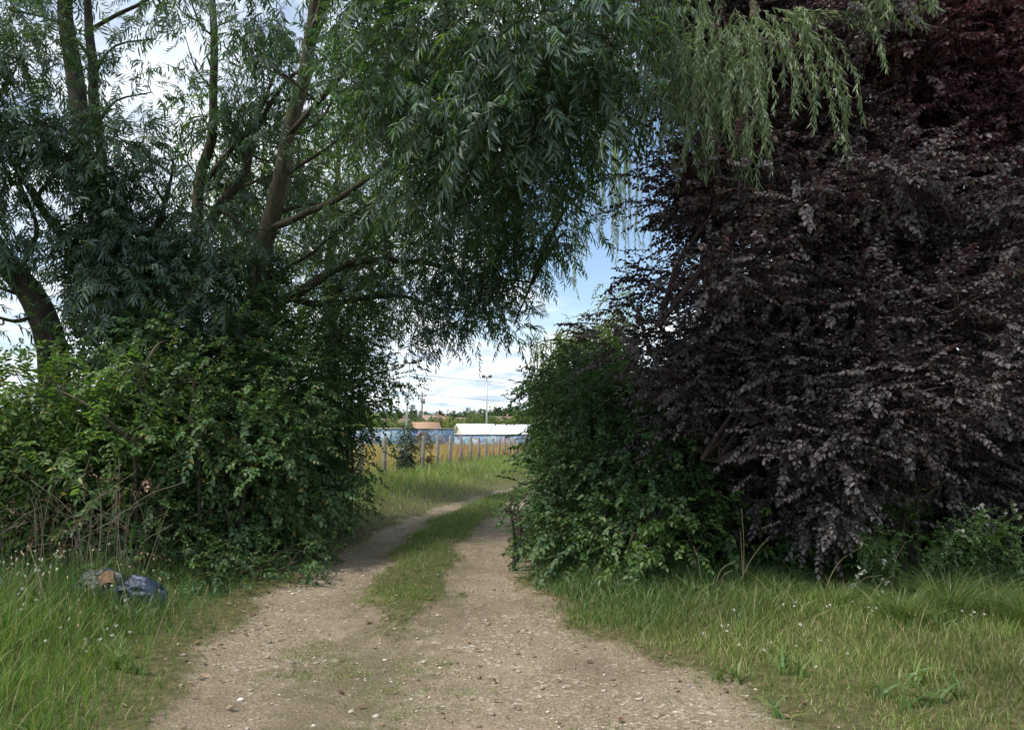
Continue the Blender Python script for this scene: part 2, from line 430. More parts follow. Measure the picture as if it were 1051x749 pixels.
def spray_template(kind, rng):
    """leaves along a twig that runs along +X; returns leaf verts (k*6,3), twig length"""
    spec = dict(
        willow=(14, .36, .13, .024, 'lance', 44), sunny=(10, .32, .10, .022, 'lance', 45), purple=(13, .34, .060, .043, 'ovate', 55),
        hedge=(12, .28, .048, .034, 'ovate', 55), elder=(11, .34, .085, .036, 'lance', 58), thicket=(12, .30, .06, .038, 'ovate', 60),
        ivy=(10, .28, .062, .062, 'ivy', 70), far=(7, 1.0, .5, .36, 'ovate', 60), bramble=(12, .34, .055, .034, 'ovate', 55),
    )[kind]
    K, L, l, w, shape, ang = spec
    V = []
    for i in range(K):
        t = (i + .6 + rng.uniform(-.25, .25)) / K
        side = 1 if i % 2 else -1
        s = rng.uniform(.7, 1.15) * (1 - .25 * abs(t - .5))
        g = leaf_geo(l * s, w * s, rng.uniform(.1, .4), rng.uniform(0, .3), shape)
        a = math.radians(ang + rng.uniform(-22, 22)) * side * (1 if i < K - 1 else .1)
        m = rot('Z', a) @ rot('Y', rng.uniform(*((.1, 1.0) if kind == 'willow' else (0, .75) if kind == 'purple' else (-.2, .6)))) @ rot('X', rng.uniform(-.7, .7))
        g = g @ m.T + np.array([t * L, 0, rng.uniform(-.01, .01)])
        V.append(g)
    return np.concatenate(V), L


def unit(v):
    return v / (np.linalg.norm(v, axis=-1, keepdims=True) + 1e-9)


def sprays(pos, direc, scale, kind, droop, rng, twig_r=.0022, nvar=6):
    """leaf and twig arrays for all sprays at once"""
    N = len(pos)
    up = unit(np.array([0, 0, 1.]) + rng.normal(0, .22 if kind == 'purple' else .35, (N, 3)))
    x = unit(direc); y = unit(np.cross(up, x)); z = np.cross(x, y)
    LV, LF, TV, TF = [], [], [], []
    nl = nt_ = 0
    which = rng.integers(0, nvar, N)
    for k in range(nvar):
        s = which == k
        n = int(s.sum())
        if not n: continue
        T, L = spray_template(kind, rng)
        for tmpl, acc in ((T, 0), (None, 1)):
            if acc == 1:
                a = np.arange(3) * 2.094
                tmpl = np.concatenate([np.stack([np.full(3, u * L), np.cos(a) * twig_r * r, np.sin(a) * twig_r * r], 1) for u, r in ((-.1, 1.3), (.5, 1), (1, .4))])
            sc = scale[s][:, None]
            lx = tmpl[None, :, 0] * sc; ly = tmpl[None, :, 1] * sc; lz = tmpl[None, :, 2] * sc
            W = pos[s][:, None, :] + lx[..., None] * x[s][:, None] + ly[..., None] * y[s][:, None] + lz[..., None] * z[s][:, None]
            W[..., 2] -= droop * np.maximum(lx, 0) ** 2
            V = W.reshape(-1, 3); m = len(tmpl)
            if acc == 0:
                nleaf = n * m // 6
                q = (np.arange(nleaf) * 6)[:, None, None] + LQ[None] + nl
                LV.append(V); LF.append(q.reshape(-1, 4)); nl += len(V)
            else:
                fq = np.array([[i * 3 + j, i * 3 + (j + 1) % 3, i * 3 + 3 + (j + 1) % 3, i * 3 + 3 + j] for i in range(2) for j in range(3)])
                q = (np.arange(n) * 9)[:, None, None] + fq[None] + nt_
                TV.append(V); TF.append(q.reshape(-1, 4)); nt_ += len(V)
    return np.concatenate(LV), np.concatenate(LF), np.concatenate(TV), np.concatenate(TF)


def cl(px, py, d, rx, ry, rd, dens=1.0):
    """a foliage cluster given where it stands: centre, radii in metres, density"""
    c = P(px, py, d)
    return (c, np.array([rx * d / F, rd, ry * d / F]), dens)


def grow(root, clusters, kind, leafm, twigm, rng, skel=None, per_sub=9, sub_size=.22, subs=10, scale=1.0, droop=.5, out=1.0, down=.25,
         shell=.5, flat=1.0, twig_part='twigs', crown_part='crown', zmin=None, up_face=0.0):
    """fill clusters with sub-branches and sprays; branches join the given skeleton points"""
    pos, dr, sc = [], [], []
    tw = MB()
    for (c, rad, dens) in clusters:
        ns = max(2, int(subs * dens * (rad.prod() ** (1 / 3) / .5) ** 2 + .5))
        if skel is not None and len(skel):
            dd = np.linalg.norm(skel - c, axis=1) + 1.2 * np.maximum(0, skel[:, 2] - c[2] + .2)
            a = skel[int(np.argmin(dd))]
            mid = (a + c) / 2 + rng.normal(0, .12, 3) + np.array([0, 0, .12 * np.linalg.norm(c - a)])
            path = smooth_path([a, mid, c], 7)
            r0 = np.clip(.012 + .012 * np.linalg.norm(c - a), .012, .05)
            tw.tube(path, np.linspace(r0, .008, 7), 5, .08, False)
        u = unit(rng.normal(0, 1, (ns, 3))); r = rng.uniform(0, 1, (ns, 1)) ** shell
        ends = c + u * r * rad
        for e, uu in zip(ends, u):
            if skel is not None and len(skel):
                m = (c + e) / 2 + rng.normal(0, .05, 3) + np.array([0, 0, .04])
                tw.tube(smooth_path([c, m, e], 4), np.linspace(.0075, .004, 4), 3, 0, False)
            n = rng.poisson(per_sub) + 1
            pp = e + rng.normal(0, 1, (n, 3)) * sub_size * np.array([1, 1, .75])
            pos.append(pp)
            dr.append(unit((uu * out + rng.normal(0, .55, (n, 3)) + unit(pp - e) * .7) * np.array([1, 1, flat]) + np.array([0, 0, -down])))
            sc.append(rng.uniform(.62, 1.28, n) * scale)
    pos = np.concatenate(pos); dr = np.concatenate(dr); sc = np.concatenate(sc)
    g = height(pos[:, 0], pos[:, 1]) + .06
    k = pos[:, 2] > g
    pos, dr, sc = pos[k], dr[k], sc[k]
    LV, LF, TV, TF = sprays(pos, dr, sc, kind, droop, rng)
    tw.add(TV, TF)
    gz = height(LV[:, 0], LV[:, 1]) + .01
    LV[:, 2] = np.maximum(LV[:, 2], gz)
    mesh_obj(crown_part, LV, LF, leafm, root)
    tw.build(twig_part, twigm, root)
    return len(LF) // 2


JOINTS = {}


def stem(root, name, pts, radii, mat, seg=10, n=18, wob=.06):
    pts = [np.asarray(p, float) for p in pts]
    if name == 'limb' and root.name in JOINTS:
        J = np.concatenate(JOINTS[root.name]); pts[0] = J[int(np.argmin(np.linalg.norm(J - pts[0], axis=1)))]
    path = smooth_path(pts, n)
    L = np.linalg.norm(np.diff(path, axis=0), axis=1).sum(); q = np.linspace(0, 1, n)
    for ax in range(3):
        for f in (1.3, 2.9, 5.1):
            path[:, ax] += np.sin(q * L * f + R.uniform(0, 6.28)) * .05 / f * np.minimum(1, q * 5) * np.minimum(1, L / 2)
    JOINTS.setdefault(root.name, []).append(path)
    rr = np.interp(np.linspace(0, 1, n), np.linspace(0, 1, len(radii)), radii)
    b = MB(); b.tube(path, rr, seg, wob)
    b.build(name, mat, root, True)
    return path


def base_at(p):
    return (float(p[0]), float(p[1]), H(p[0], p[1]))


def gp(px, py, d):
    """ground point under a photograph position"""
    p = P(px, py, d); return np.array([p[0], p[1], H(p[0], p[1]) - .1])


nleaf = 0
# ---- big tree leaning right over the track
rng = np.random.default_rng(11)
b0 = gp(236, 420, 11)
t = thing('willow_tree', 'large dark green willow with pale trunk leaning right and canopy arching over the track', 'tree', base_at(b0))
sk = []
sk.append(stem(t, 'trunk', [b0, P(243, 400, 11), P(255, 330, 11), P(270, 255, 10.9), P(287, 195, 10.8), P(305, 110, 10.6), P(318, 30, 10.4), P(330, -70, 10.2), P(345, -180, 10)],
               [.22, .18, .155, .135, .12, .105, .09, .075, .045], M['bark'], 12, 30))
sk.append(stem(t, 'limb', [P(278, 240, 10.8), P(310, 222, 10.4), P(345, 202, 9.9), P(395, 165, 9.2), P(450, 120, 8.2), P(520, 90, 7.2)], [.055, .05, .044, .036, .028, .014], M['bark'], 9))
sk.append(stem(t, 'limb', [P(258, 320, 11), P(300, 302, 10.9), P(350, 272, 10.9), P(420, 268, 11), P(490, 285, 11), P(545, 290, 11)], [.09, .08, .06, .04, .028, .012], M['bark_dark'], 9))
sk.append(stem(t, 'limb', [P(300, 130, 10.6), P(360, 60, 9.5), P(430, -20, 8.2), P(520, -60, 7), P(620, -70, 6)], [.045, .04, .033, .026, .014], M['bark'], 9))
sk.append(stem(t, 'limb', [P(318, 40, 10.4), P(360, -60, 9), P(420, -140, 8), P(500, -200, 7)], [.08, .07, .05, .03], M['bark'], 8))
sk.append(stem(t, 'limb', [P(300, 300, 11), P(340, 310, 11.2), P(400, 300, 11.4), P(450, 320, 11.5)], [.06, .05, .035, .015], M['bark_dark'], 7))
for pts in ([P(288, 190, 10.8), P(330, 158, 10.6), P(372, 118, 10.4), P(400, 90, 10)], [P(272, 255, 10.9), P(235, 222, 11), P(205, 205, 11)], [P(296, 150, 10.7), P(330, 120, 10.8), P(352, 70, 10.8)],
            [P(262, 300, 11), P(320, 262, 11), P(372, 215, 10.8), P(430, 190, 10.4)], [P(306, 105, 10.6), P(280, 70, 10.6), P(262, 30, 10.5)], [P(280, 215, 10.8), P(330, 212, 11), P(390, 230, 11.2), P(440, 225, 11)]):
    sk.append(stem(t, 'limb', pts, [.03, .024, .017, .008][:len(pts)], M['bark_dark'], 6, 14))
skel = np.concatenate(sk)
C = []
for (x, y, d, rx, ry, rd, w) in [
    (258, 235, 10.3, 20, 16, .3, .6), (298, 140, 10.1, 14, 18, .3, .3), (320, 50, 9.8, 16, 20, .3, .3), (345, 195, 9.8, 20, 14, .3, .4), (372, 15, 8.2, 36, 40, .6, 1), (405, 45, 7.2, 45, 45, .6, 1), (455, 30, 6.6, 55, 50, .6, 1.1), (520, 40, 6.2, 55, 50, .6, 1.1), (580, 35, 6.0, 50, 50, .55, 1.2), (625, 40, 6.0, 34, 45, .5, 1.2), (640, 10, 6.2, 26, 34, .4, 1),
    (405, 105, 7.4, 45, 42, .6, 1), (450, 115, 6.8, 55, 45, .6, 1.1), (515, 120, 6.5, 55, 45, .55, 1.1), (570, 110, 6.3, 48, 42, .5, 1.2), (620, 95, 6.3, 32, 32, .45, 1.1),
    (420, 170, 7.8, 50, 35, .6, 1), (475, 180, 7.6, 50, 35, .6, 1.1), (535, 175, 7.4, 48, 35, .6, 1.1), (580, 155, 7.4, 22, 24, .5, .9), (440, 60, 9, 70, 60, .8, 1.2), (540, 70, 8.4, 70, 60, .8, 1.2), (480, 140, 9, 70, 50, .8, 1.1), (400, 100, 9, 36, 50, .6, 1), (590, 60, 8, 50, 50, .7, 1),
    (372, 92, 9.5, 36, 34, .7, .8), (365, 145, 10.4, 28, 22, .6, .5), (500, -60, 6.8, 90, 60, .8, 1), (400, -70, 7.5, 80, 60, .8, 1), (610, -50, 6.4, 70, 60, .7, 1),
    (330, -90, 9, 60, 50, 1, .8), (390, -190, 8.5, 120, 80, 1.3, .8), (262, 70, 9.8, 18, 30, .5, .4),
    # lower, lacy part beyond the limb
    (430, 225, 10.4, 45, 32, .8, .9), (485, 232, 10.2, 48, 34, .8, 1), (535, 220, 9.8, 38, 30, .8, 1), (568, 235, 9.6, 14, 24, .5, .8),
    (400, 270, 11, 45, 28, .8, .7), (455, 280, 11, 45, 28, .8, .8), (510, 275, 10.8, 42, 30, .8, .85), (545, 258, 10.4, 20, 22, .6, .8), (598, 195, 8.6, 14, 24, .5, .8), (584, 245, 9.4, 13, 20, .5, .7), (530, 330, 11, 16, 14, .5, .5),
    (430, 320, 11.6, 40, 25, .8, .6), (480, 318, 11.4, 38, 26, .7, .7), (518, 300, 11, 20, 20, .6, .7), (455, 345, 11.6, 18, 9, .4, .5), (350, 300, 11.6, 40, 35, .8, .6), (380, 225, 11, 40, 30, .8, .6), (345, 250, 11.4, 40, 30, .8, .5)]:
    C.append(cl(x, y, d, rx, ry, rd, w))
near = [c for c in C if c[0][2] > P(0, 205, c[0][1])[2]]; low = [c for c in C if c[0][2] <= P(0, 205, c[0][1])[2]]
nleaf += grow(t, near, 'willow', M['willow'], M['twig'], rng, skel, per_sub=7, sub_size=.19, subs=18, scale=.88, droop=.6, down=.45, shell=.75)
nleaf += grow(t, low, 'willow', M['willow'], M['twig'], rng, skel, per_sub=7, sub_size=.2, subs=21, scale=.76, droop=.8, down=.3, shell=.8)

# ---- left trees
rng = np.random.default_rng(12)
b0 = gp(140, 420, 10)
t = thing('willow_tree', 'dark willow with two upright stems rising from the bushes on the left', 'tree', base_at(b0))
sk = []
sk.append(stem(t, 'trunk', [b0, P(134, 380, 10), P(118, 290, 10), P(97, 215, 10), P(82, 120, 10), P(70, 20, 10), P(60, -80, 10), P(52, -180, 10)], [.2, .18, .16, .145, .125, .10, .08, .045], M['bark_dark'], 11, 26))
sk.append(stem(t, 'limb', [P(100, 225, 10), P(97, 120, 9.8), P(94, 40, 9.7), P(92, -60, 9.6)], [.08, .07, .06, .04], M['bark_dark'], 8))
sk.append(stem(t, 'limb', [P(118, 290, 10), P(70, 240, 9.7), P(30, 190, 9.4), P(-10, 120, 9)], [.07, .06, .04, .02], M['bark_dark'], 8))
sk.append(stem(t, 'limb', [P(94, 30, 9.7), P(120, 10, 9.5), P(160, -8, 9.3), P(200, -30, 9)], [.03, .025, .02, .012], M['bark_dark'], 6))
sk.append(stem(t, 'limb', [P(125, 320, 10), P(160, 240, 9.8), P(175, 180, 9.6)], [.06, .045, .02], M['bark_dark'], 7))
skel = np.concatenate(sk)
C = [cl(*a) for a in [
    (20, 60, 8.6, 50, 45, .7, .9), (-20, 120, 8.4, 50, 50, .7, 1), (40, 130, 8.6, 45, 40, .6, 1), (25, 185, 8.8, 45, 35, .6, .9), (75, 165, 8.8, 40, 35, .6, 1), (120, 140, 9, 35, 28, .5, .9),
    (135, 185, 9.2, 45, 35, .6, .9), (160, 150, 9.2, 22, 22, .4, .5), (95, 215, 9.2, 45, 35, .6, .9), (165, 225, 9.4, 40, 32, .6, 1), (125, 255, 9.4, 45, 32, .6, 1), (190, 265, 9.6, 40, 35, .6, 1.0),
    (10, 10, 9, 45, 35, .7, .7), (160, 40, 9.5, 20, 25, .4, .3), (115, 60, 9.3, 22, 25, .4, .35), (-60, 60, 8.6, 60, 80, .8, .9), (60, -70, 9.4, 90, 50, 1, .7), (155, 95, 9.5, 14, 30, .3, .3), (165, 5, 9.2, 35, 20, .5, .5),
    (60, 255, 9.6, 26, 22, .5, .6), (150, 300, 9.2, 45, 35, .6, 1), (100, 270, 9.2, 40, 30, .6, .9), (200, 300, 9.4, 45, 32, .6, 1), (90, 310, 9.1, 40, 28, .5, .8)]]
nleaf += grow(t, C, 'willow', M['willow'], M['twig'], rng, skel, per_sub=7, sub_size=.18, subs=18, scale=.85, droop=.6, down=.35, shell=.7)

rng = np.random.default_rng(13)
b0 = gp(60, 420, 9.4)
t = thing('leaning_tree', 'dark bare trunk slanting out of the picture at the far left', 'tree', base_at(b0))
sk = [stem(t, 'trunk', [b0, P(52, 380, 9.4), P(34, 310, 9.4), P(8, 262, 9.4), P(-25, 220, 9.3), P(-80, 160, 9.1), P(-150, 80, 9)], [.2, .18, .155, .14, .12, .09, .05], M['bark_dark'], 10, 22)]
sk.append(stem(t, 'limb', [P(38, 325, 9.4), P(16, 330, 9.2), P(-20, 320, 9)], [.03, .025, .015], M['bark_dark'], 6))
sk.append(stem(t, 'limb', [P(20, 280, 9.4), P(35, 240, 9.3), P(20, 200, 9.2), P(10, 150, 9.1)], [.04, .03, .025, .012], M['bark_dark'], 6))
sk.append(stem(t, 'limb', [P(30, 305, 9.4), P(0, 296, 9.2), P(-20, 297, 9)], [.025, .02, .015], M['bark_dark'], 6))
C = [cl(*a) for a in [(-40, 240, 8.8, 45, 45, .6, .7), (-80, 180, 8.8, 60, 50, .7, .9), (5, 245, 9, 14, 30, .3, .35), (-10, 330, 8.9, 30, 25, .4, .5)]]
nleaf += grow(t, C, 'willow', M['willow'], M['twig'], rng, np.concatenate(sk), per_sub=6, sub_size=.18, subs=12, droop=1.0, down=.5)

rng = np.random.default_rng(14)
b0 = gp(196, 420, 11.6)
t = thing('slender_tree', 'thin straight stem forking against the bright sky left of the pale trunk', 'tree', base_at(b0))
sk = [stem(t, 'trunk', [b0, P(198, 330, 11.6), P(207, 200, 11.5), P(215, 130, 11.5), P(219, 40, 11.4), P(222, -40, 11.4), P(226, -120, 11.3)], [.12, .11, .09, .075, .06, .045, .02], M['bark'], 8, 22)]
sk.append(stem(t, 'limb', [P(203, 260, 11.5), P(222, 212, 11.4), P(250, 175, 11.3), P(265, 135, 11.2), P(300, 85, 11), P(335, 60, 10.8)], [.085, .08, .065, .05, .03, .02], M['bark_dark'], 8))
sk.append(stem(t, 'limb', [P(206, 205, 11.5), P(235, 150, 11.4), P(262, 120, 11.3), P(290, 60, 11.2)], [.05, .04, .03, .02], M['bark_dark'], 7))
sk.append(stem(t, 'limb', [P(218, 50, 11.4), P(205, 25, 11.3), P(190, -10, 11.2)], [.02, .015, .008], M['bark_dark'], 5))
sk.append(stem(t, 'limb', [P(217, 90, 11.4), P(200, 70, 11.3), P(190, 40, 11.2)], [.016, .012, .006], M['bark_dark'], 5))
C = [cl(*a) for a in [(205, 110, 10.9, 26, 22, .5, .6), (245, 95, 11, 24, 26, .5, .7), (240, 20, 11, 26, 30, .5, .6), (268, 40, 10.8, 22, 30, .5, .7), (230, 130, 11, 26, 18, .5, .6), (195, 165, 11, 22, 22, .5, .6), (185, 0, 11, 22, 16, .5, .4), (270, 100, 11, 22, 25, .5, .6), (255, -50, 11, 60, 40, .8, .8), (245, 160, 12, 30, 26, .6, .9), (225, 190, 12, 26, 26, .6, .9), (285, 105, 12, 24, 30, .6, .8), (305, 60, 12, 24, 30, .6, .7), (280, 20, 11.5, 24, 26, .6, .7), (262, 205, 12, 30, 24, .6, 1), (300, 160, 12.2, 30, 30, .6, .7), (215, 230, 11.6, 34, 24, .6, 1), (330, 110, 12, 26, 34, .6, .8), (320, 200, 12.4, 30, 26, .6, .8), (200, 60, 11.4, 12, 22, .4, .3)]]
nleaf += grow(t, C, 'willow', M['willow'], M['twig'], rng, np.concatenate(sk), per_sub=6, sub_size=.19, subs=13, droop=.9, down=.45)

# sunny tree behind the left group
rng = np.random.default_rng(15)
b0 = gp(345, 420, 16)
t = thing('sunlit_tree', 'tree with sunlight put into its yellow green leaf colour behind the pale leaning trunk', 'tree', base_at(b0))
sk = [stem(t, 'trunk', [b0, P(342, 360, 16), P(338, 280, 16), P(345, 200, 16), P(350, 130, 16)], [.16, .14, .11, .07, .03], M['bark'], 8)]
sk.append(stem(t, 'limb', [P(340, 300, 16), P(380, 240, 15.8), P(420, 190, 15.6)], [.07, .05, .02], M['bark'], 6))
C = [cl(*a) for a in [(285, 150, 15.5, 30, 30, .8, .6), (240, 200, 15.5, 24, 28, .7, .7), (225, 140, 15.5, 18, 26, .6, .4), (265, 240, 15.5, 30, 24, .7, .9), (235, 250, 15.5, 26, 20, .7, .9), (330, 130, 15.5, 26, 26, .8, .6), (370, 160, 15.5, 30, 26, .8, .6), (320, 190, 15.5, 35, 32, .9, .7), (360, 200, 15.5, 38, 30, .9, .7), (255, 165, 15.5, 24, 24, .7, .5), (310, 250, 15.5, 35, 32, .9, .7), (365, 255, 15.5, 38, 32, .9, .7), (410, 225, 15.5, 36, 28, .9, .6),
                      (340, 310, 15.5, 38, 30, .9, .7), (395, 295, 15.5, 36, 28, .9, .6), (290, 300, 15.5, 35, 30, .9, .6), (345, 350, 15.5, 40, 26, .9, .8), (440, 260, 15.5, 30, 24, .8, .4), (300, 350, 15.5, 40, 26, .9, .8)]]
nleaf += grow(t, C, 'sunny', M['sunny'], M['twig'], rng, np.concatenate(sk), per_sub=7, sub_size=.3, subs=13, scale=1.25, droop=.6, down=.4)

# ivy up the two trunks
def ivy_on(name, label, path, rad, n, rng, mat=None, sc=1.0):
    path = np.asarray(path)
    t = thing(name, label, 'ivy', base_at(path[0]))
    u = rng.uniform(0, len(path) - 1.01, n); i = u.astype(int); f = (u - i)[:, None]
    c = path[i] * (1 - f) + path[i + 1] * f
    a = rng.uniform(0, 6.283, n)
    r = np.interp(u / (len(path) - 1), [0, .6, 1], rad) * rng.uniform(.5, 1.15, n)
    o = np.stack([np.cos(a), np.sin(a), rng.uniform(-.3, .5, n)], 1)
    pos = c + o * r[:, None]
    LV, LF, TV, TF = sprays(pos, unit(o * .8 + rng.normal(0, .5, (n, 3)) + np.array([0, 0, -.4])), rng.uniform(.8, 1.2, n) * sc, 'ivy', .8, rng)
    mesh_obj('leaves', LV, LF, mat or M['ivy'], t); mesh_obj('stems', TV, TF, M['twig'], t)
    return len(LF) // 2


rng = np.random.default_rng(16)
nleaf += ivy_on('ivy', 'dark ivy wrapped round the base of the pale leaning trunk', smooth_path([gp(236, 420, 10.9), P(243, 400, 10.9), P(256, 330, 10.8), P(268, 262, 10.8)], 14), [.6, .45, .3], 520, rng)
nleaf += ivy_on('ivy', 'dark ivy climbing the twin stemmed willow on the left', smooth_path([gp(140, 420, 9.9), P(134, 380, 9.9), P(118, 290, 9.8), P(100, 225, 9.8)], 14), [.6, .45, .3], 520, rng)
nleaf += ivy_on('ivy', 'dense dark ivy mound between the two big left hand trunks', smooth_path([gp(195, 420, 10.2), P(195, 370, 10.2), P(192, 300, 10.1), P(190, 255, 10)], 14), [.9, .7, .4], 800, rng)

# ---- left bushes
def bush(name, label, cat, clusters, kind, leafm, seed, group=None, stems=6, **kw):
    rng = np.random.default_rng(seed)
    cs = [cl(*a) for a in clusters]
    cen = np.mean([c[0] for c in cs], axis=0)
    t = thing(name, label, cat, base_at(cen), group)
    pts = []
    order = sorted(range(len(cs)), key=lambda k: np.linalg.norm(cs[k][0] - cen))
    order = [k for k in order if cs[k][1][0] > .28] or order
    for k in order[:stems]:
        c = cs[k][0]
        g = cen * .12 + c * .88 + rng.normal(0, .06, 3); g[2] = H(g[0], g[1]) - .05
        path = smooth_path([g, (g + c) / 2 + rng.normal(0, .06, 3), c], 8)
        b = MB(); b.tube(path, np.linspace(.032, .012, 8), 6, .08); pts.append(path)
        b.build('stem', M['bark_dark'], t, True)
    kw.setdefault('twig_part', 'twigs'); kw.setdefault('crown_part', 'foliage')
    n = grow(t, cs, kind, leafm, M['twig'], rng, np.concatenate(pts), **kw)
    return n


nleaf += bush('elder_bush', 'light green elder bush at the left edge above dry bramble stems', 'bush', [
    (30, 410, 7.9, 55, 45, .6, 1), (90, 425, 8.1, 55, 45, .6, 1), (15, 465, 7.7, 55, 50, .6, 1), (80, 480, 7.8, 55, 50, .6, 1), (-50, 440, 7.6, 70, 80, .8, 1), (135, 410, 8.4, 45, 45, .6, 1), (130, 470, 8.1, 45, 50, .5, 1), (-40, 530, 7.6, 60, 60, .7, .8),
    (40, 530, 7.9, 60, 50, .5, .7), (110, 530, 8.1, 50, 50, .5, .7), (60, 470, 8.8, 90, 80, .6, 1)], 'elder', M['elder'], 21, subs=15, per_sub=9, sub_size=.17, droop=.6)
nleaf += bush('dark_thicket', 'dark green leafy thicket at the foot of the two big trunks', 'thicket', [
    (180, 400, 8.8, 60, 50, .7, 1), (235, 415, 9, 60, 55, .7, 1), (175, 455, 8.4, 55, 50, .6, 1), (235, 475, 8.6, 60, 50, .6, 1), (165, 515, 8.2, 55, 45, .5, 1), (225, 535, 8.5, 60, 45, .5, 1), (280, 535, 9, 55, 45, .5, 1), (290, 470, 9.2, 55, 60, .7, 1),
    (205, 355, 9.2, 55, 40, .7, 1), (150, 555, 7.9, 55, 35, .4, .9), (215, 572, 8.2, 55, 25, .35, 1), (275, 400, 9.6, 55, 50, .8, 1), (220, 440, 9.6, 110, 90, .6, 1.1), (90, 350, 9.2, 50, 35, .6, .9), (150, 350, 9.2, 50, 40, .6, 1), (280, 345, 10.2, 50, 40, .7, .9)],
    'thicket', M['thicket'], 22, subs=14, per_sub=9, sub_size=.17, droop=.6)
nleaf += bush('hawthorn_bush', 'dark hawthorn with layered twigs hanging over the left wheel rut', 'bush', [
    (330, 400, 11, 45, 45, .8, 1), (328, 455, 11.2, 32, 45, .8, 1), (318, 510, 10.6, 32, 40, .6, 1), (365, 380, 11.6, 26, 24, .6, 1), (358, 420, 11.8, 22, 18, .6, .9), (340, 465, 11.6, 10, 24, .5, .8), (332, 500, 11.2, 10, 28, .5, .9), (300, 430, 10.4, 45, 60, .7, 1), (305, 540, 10.2, 34, 24, .5, 1),
    (378, 448, 11.8, 12, 9, .3, .8), (366, 478, 11.6, 8, 9, .25, .7), (362, 505, 11.2, 8, 9, .25, .7), (398, 392, 11.8, 18, 8, .4, .9), (410, 378, 11.8, 14, 6, .3, .7), (385, 412, 12, 14, 5, .3, .7), (372, 436, 12, 12, 4, .3, .7), (385, 355, 11.6, 22, 15, .5, .9), (345, 345, 11.2, 40, 30, .7, 1), (318, 450, 12, 34, 80, .7, 1), (300, 500, 11, 40, 60, .6, 1)],
    'hedge', M['hedge'], 23, subs=20, per_sub=10, sub_size=.17, droop=.5)

nleaf += bush('climbing_bramble', 'pale green bramble scrambling over the face of the dark thicket', 'bramble', [
    (148, 378, 8.1, 18, 14, .2, 1), (200, 392, 8.3, 18, 14, .2, 1), (112, 400, 7.8, 14, 14, .2, 1), (205, 445, 8.1, 16, 20, .2, .9), (138, 455, 7.7, 14, 18, .2, 1), (60, 400, 7.5, 22, 14, .2, 1), (180, 350, 8.6, 18, 12, .2, .9),
    (255, 480, 8.4, 16, 20, .2, .8), (230, 520, 8.2, 16, 16, .2, .8), (290, 520, 8.8, 16, 20, .2, .7), (165, 520, 7.8, 14, 18, .2, .8), (250, 420, 8.7, 16, 14, .2, .8), (185, 545, 7.8, 14, 14, .2, .8), (300, 455, 9, 14, 18, .2, .7)],
    'bramble', M['hedge_light'], 24, stems=8, subs=40, per_sub=5, sub_size=.09, scale=.9, droop=.6)
rng = np.random.default_rng(25)
g0 = gp(210, 585, 8)
t = thing('dead_twigs', 'bare grey twigs poking out of the thicket front', 'twigs', base_at(g0))
b = MB()
for k in range(70):
    px = rng.uniform(120, 330); d = np.interp(px, [120, 200, 300, 330], [7.6, 7.85, 8.8, 9.6]); py = rng.uniform(430, 590)
    a0 = P(px, py, d + .5); L_ = rng.uniform(.3, .9); u = unit(np.array([rng.normal(0, .6), -.75, rng.normal(.25, .5)]))
    a1 = a0 + u * L_ + rng.normal(0, .05, 3)
    b.tube(smooth_path([a0, (a0 + a1) / 2 + rng.normal(0, .06, 3), a1], 7), np.linspace(.0045, .0015, 7), 4, 0)
M['dry_cane'] = solid_mat('dry_cane', (.14, .115, .085), (.32, .27, .20), 3, .85)
b.build('twigs', M['dry_cane'], t, True)

nleaf += bush('nettle_patch', 'low dark nettles and weeds along the foot of the left thicket', 'nettles', [
    (165, 592, 7.35, 36, 14, .22, 1), (210, 592, 7.4, 36, 15, .22, 1), (255, 586, 7.6, 34, 15, .22, 1), (298, 578, 8, 28, 14, .22, 1), (328, 568, 8.6, 18, 12, .2, .9), (20, 590, 7.1, 40, 14, .22, .8), (75, 580, 7.2, 40, 14, .2, .8), (-30, 585, 7, 40, 18, .22, .8), (130, 585, 7.3, 30, 16, .2, .9), (190, 575, 7.7, 50, 16, .2, 1)],
    'thicket', M['thicket'], 26, stems=5, subs=34, per_sub=6, sub_size=.1, scale=.8, droop=.6)

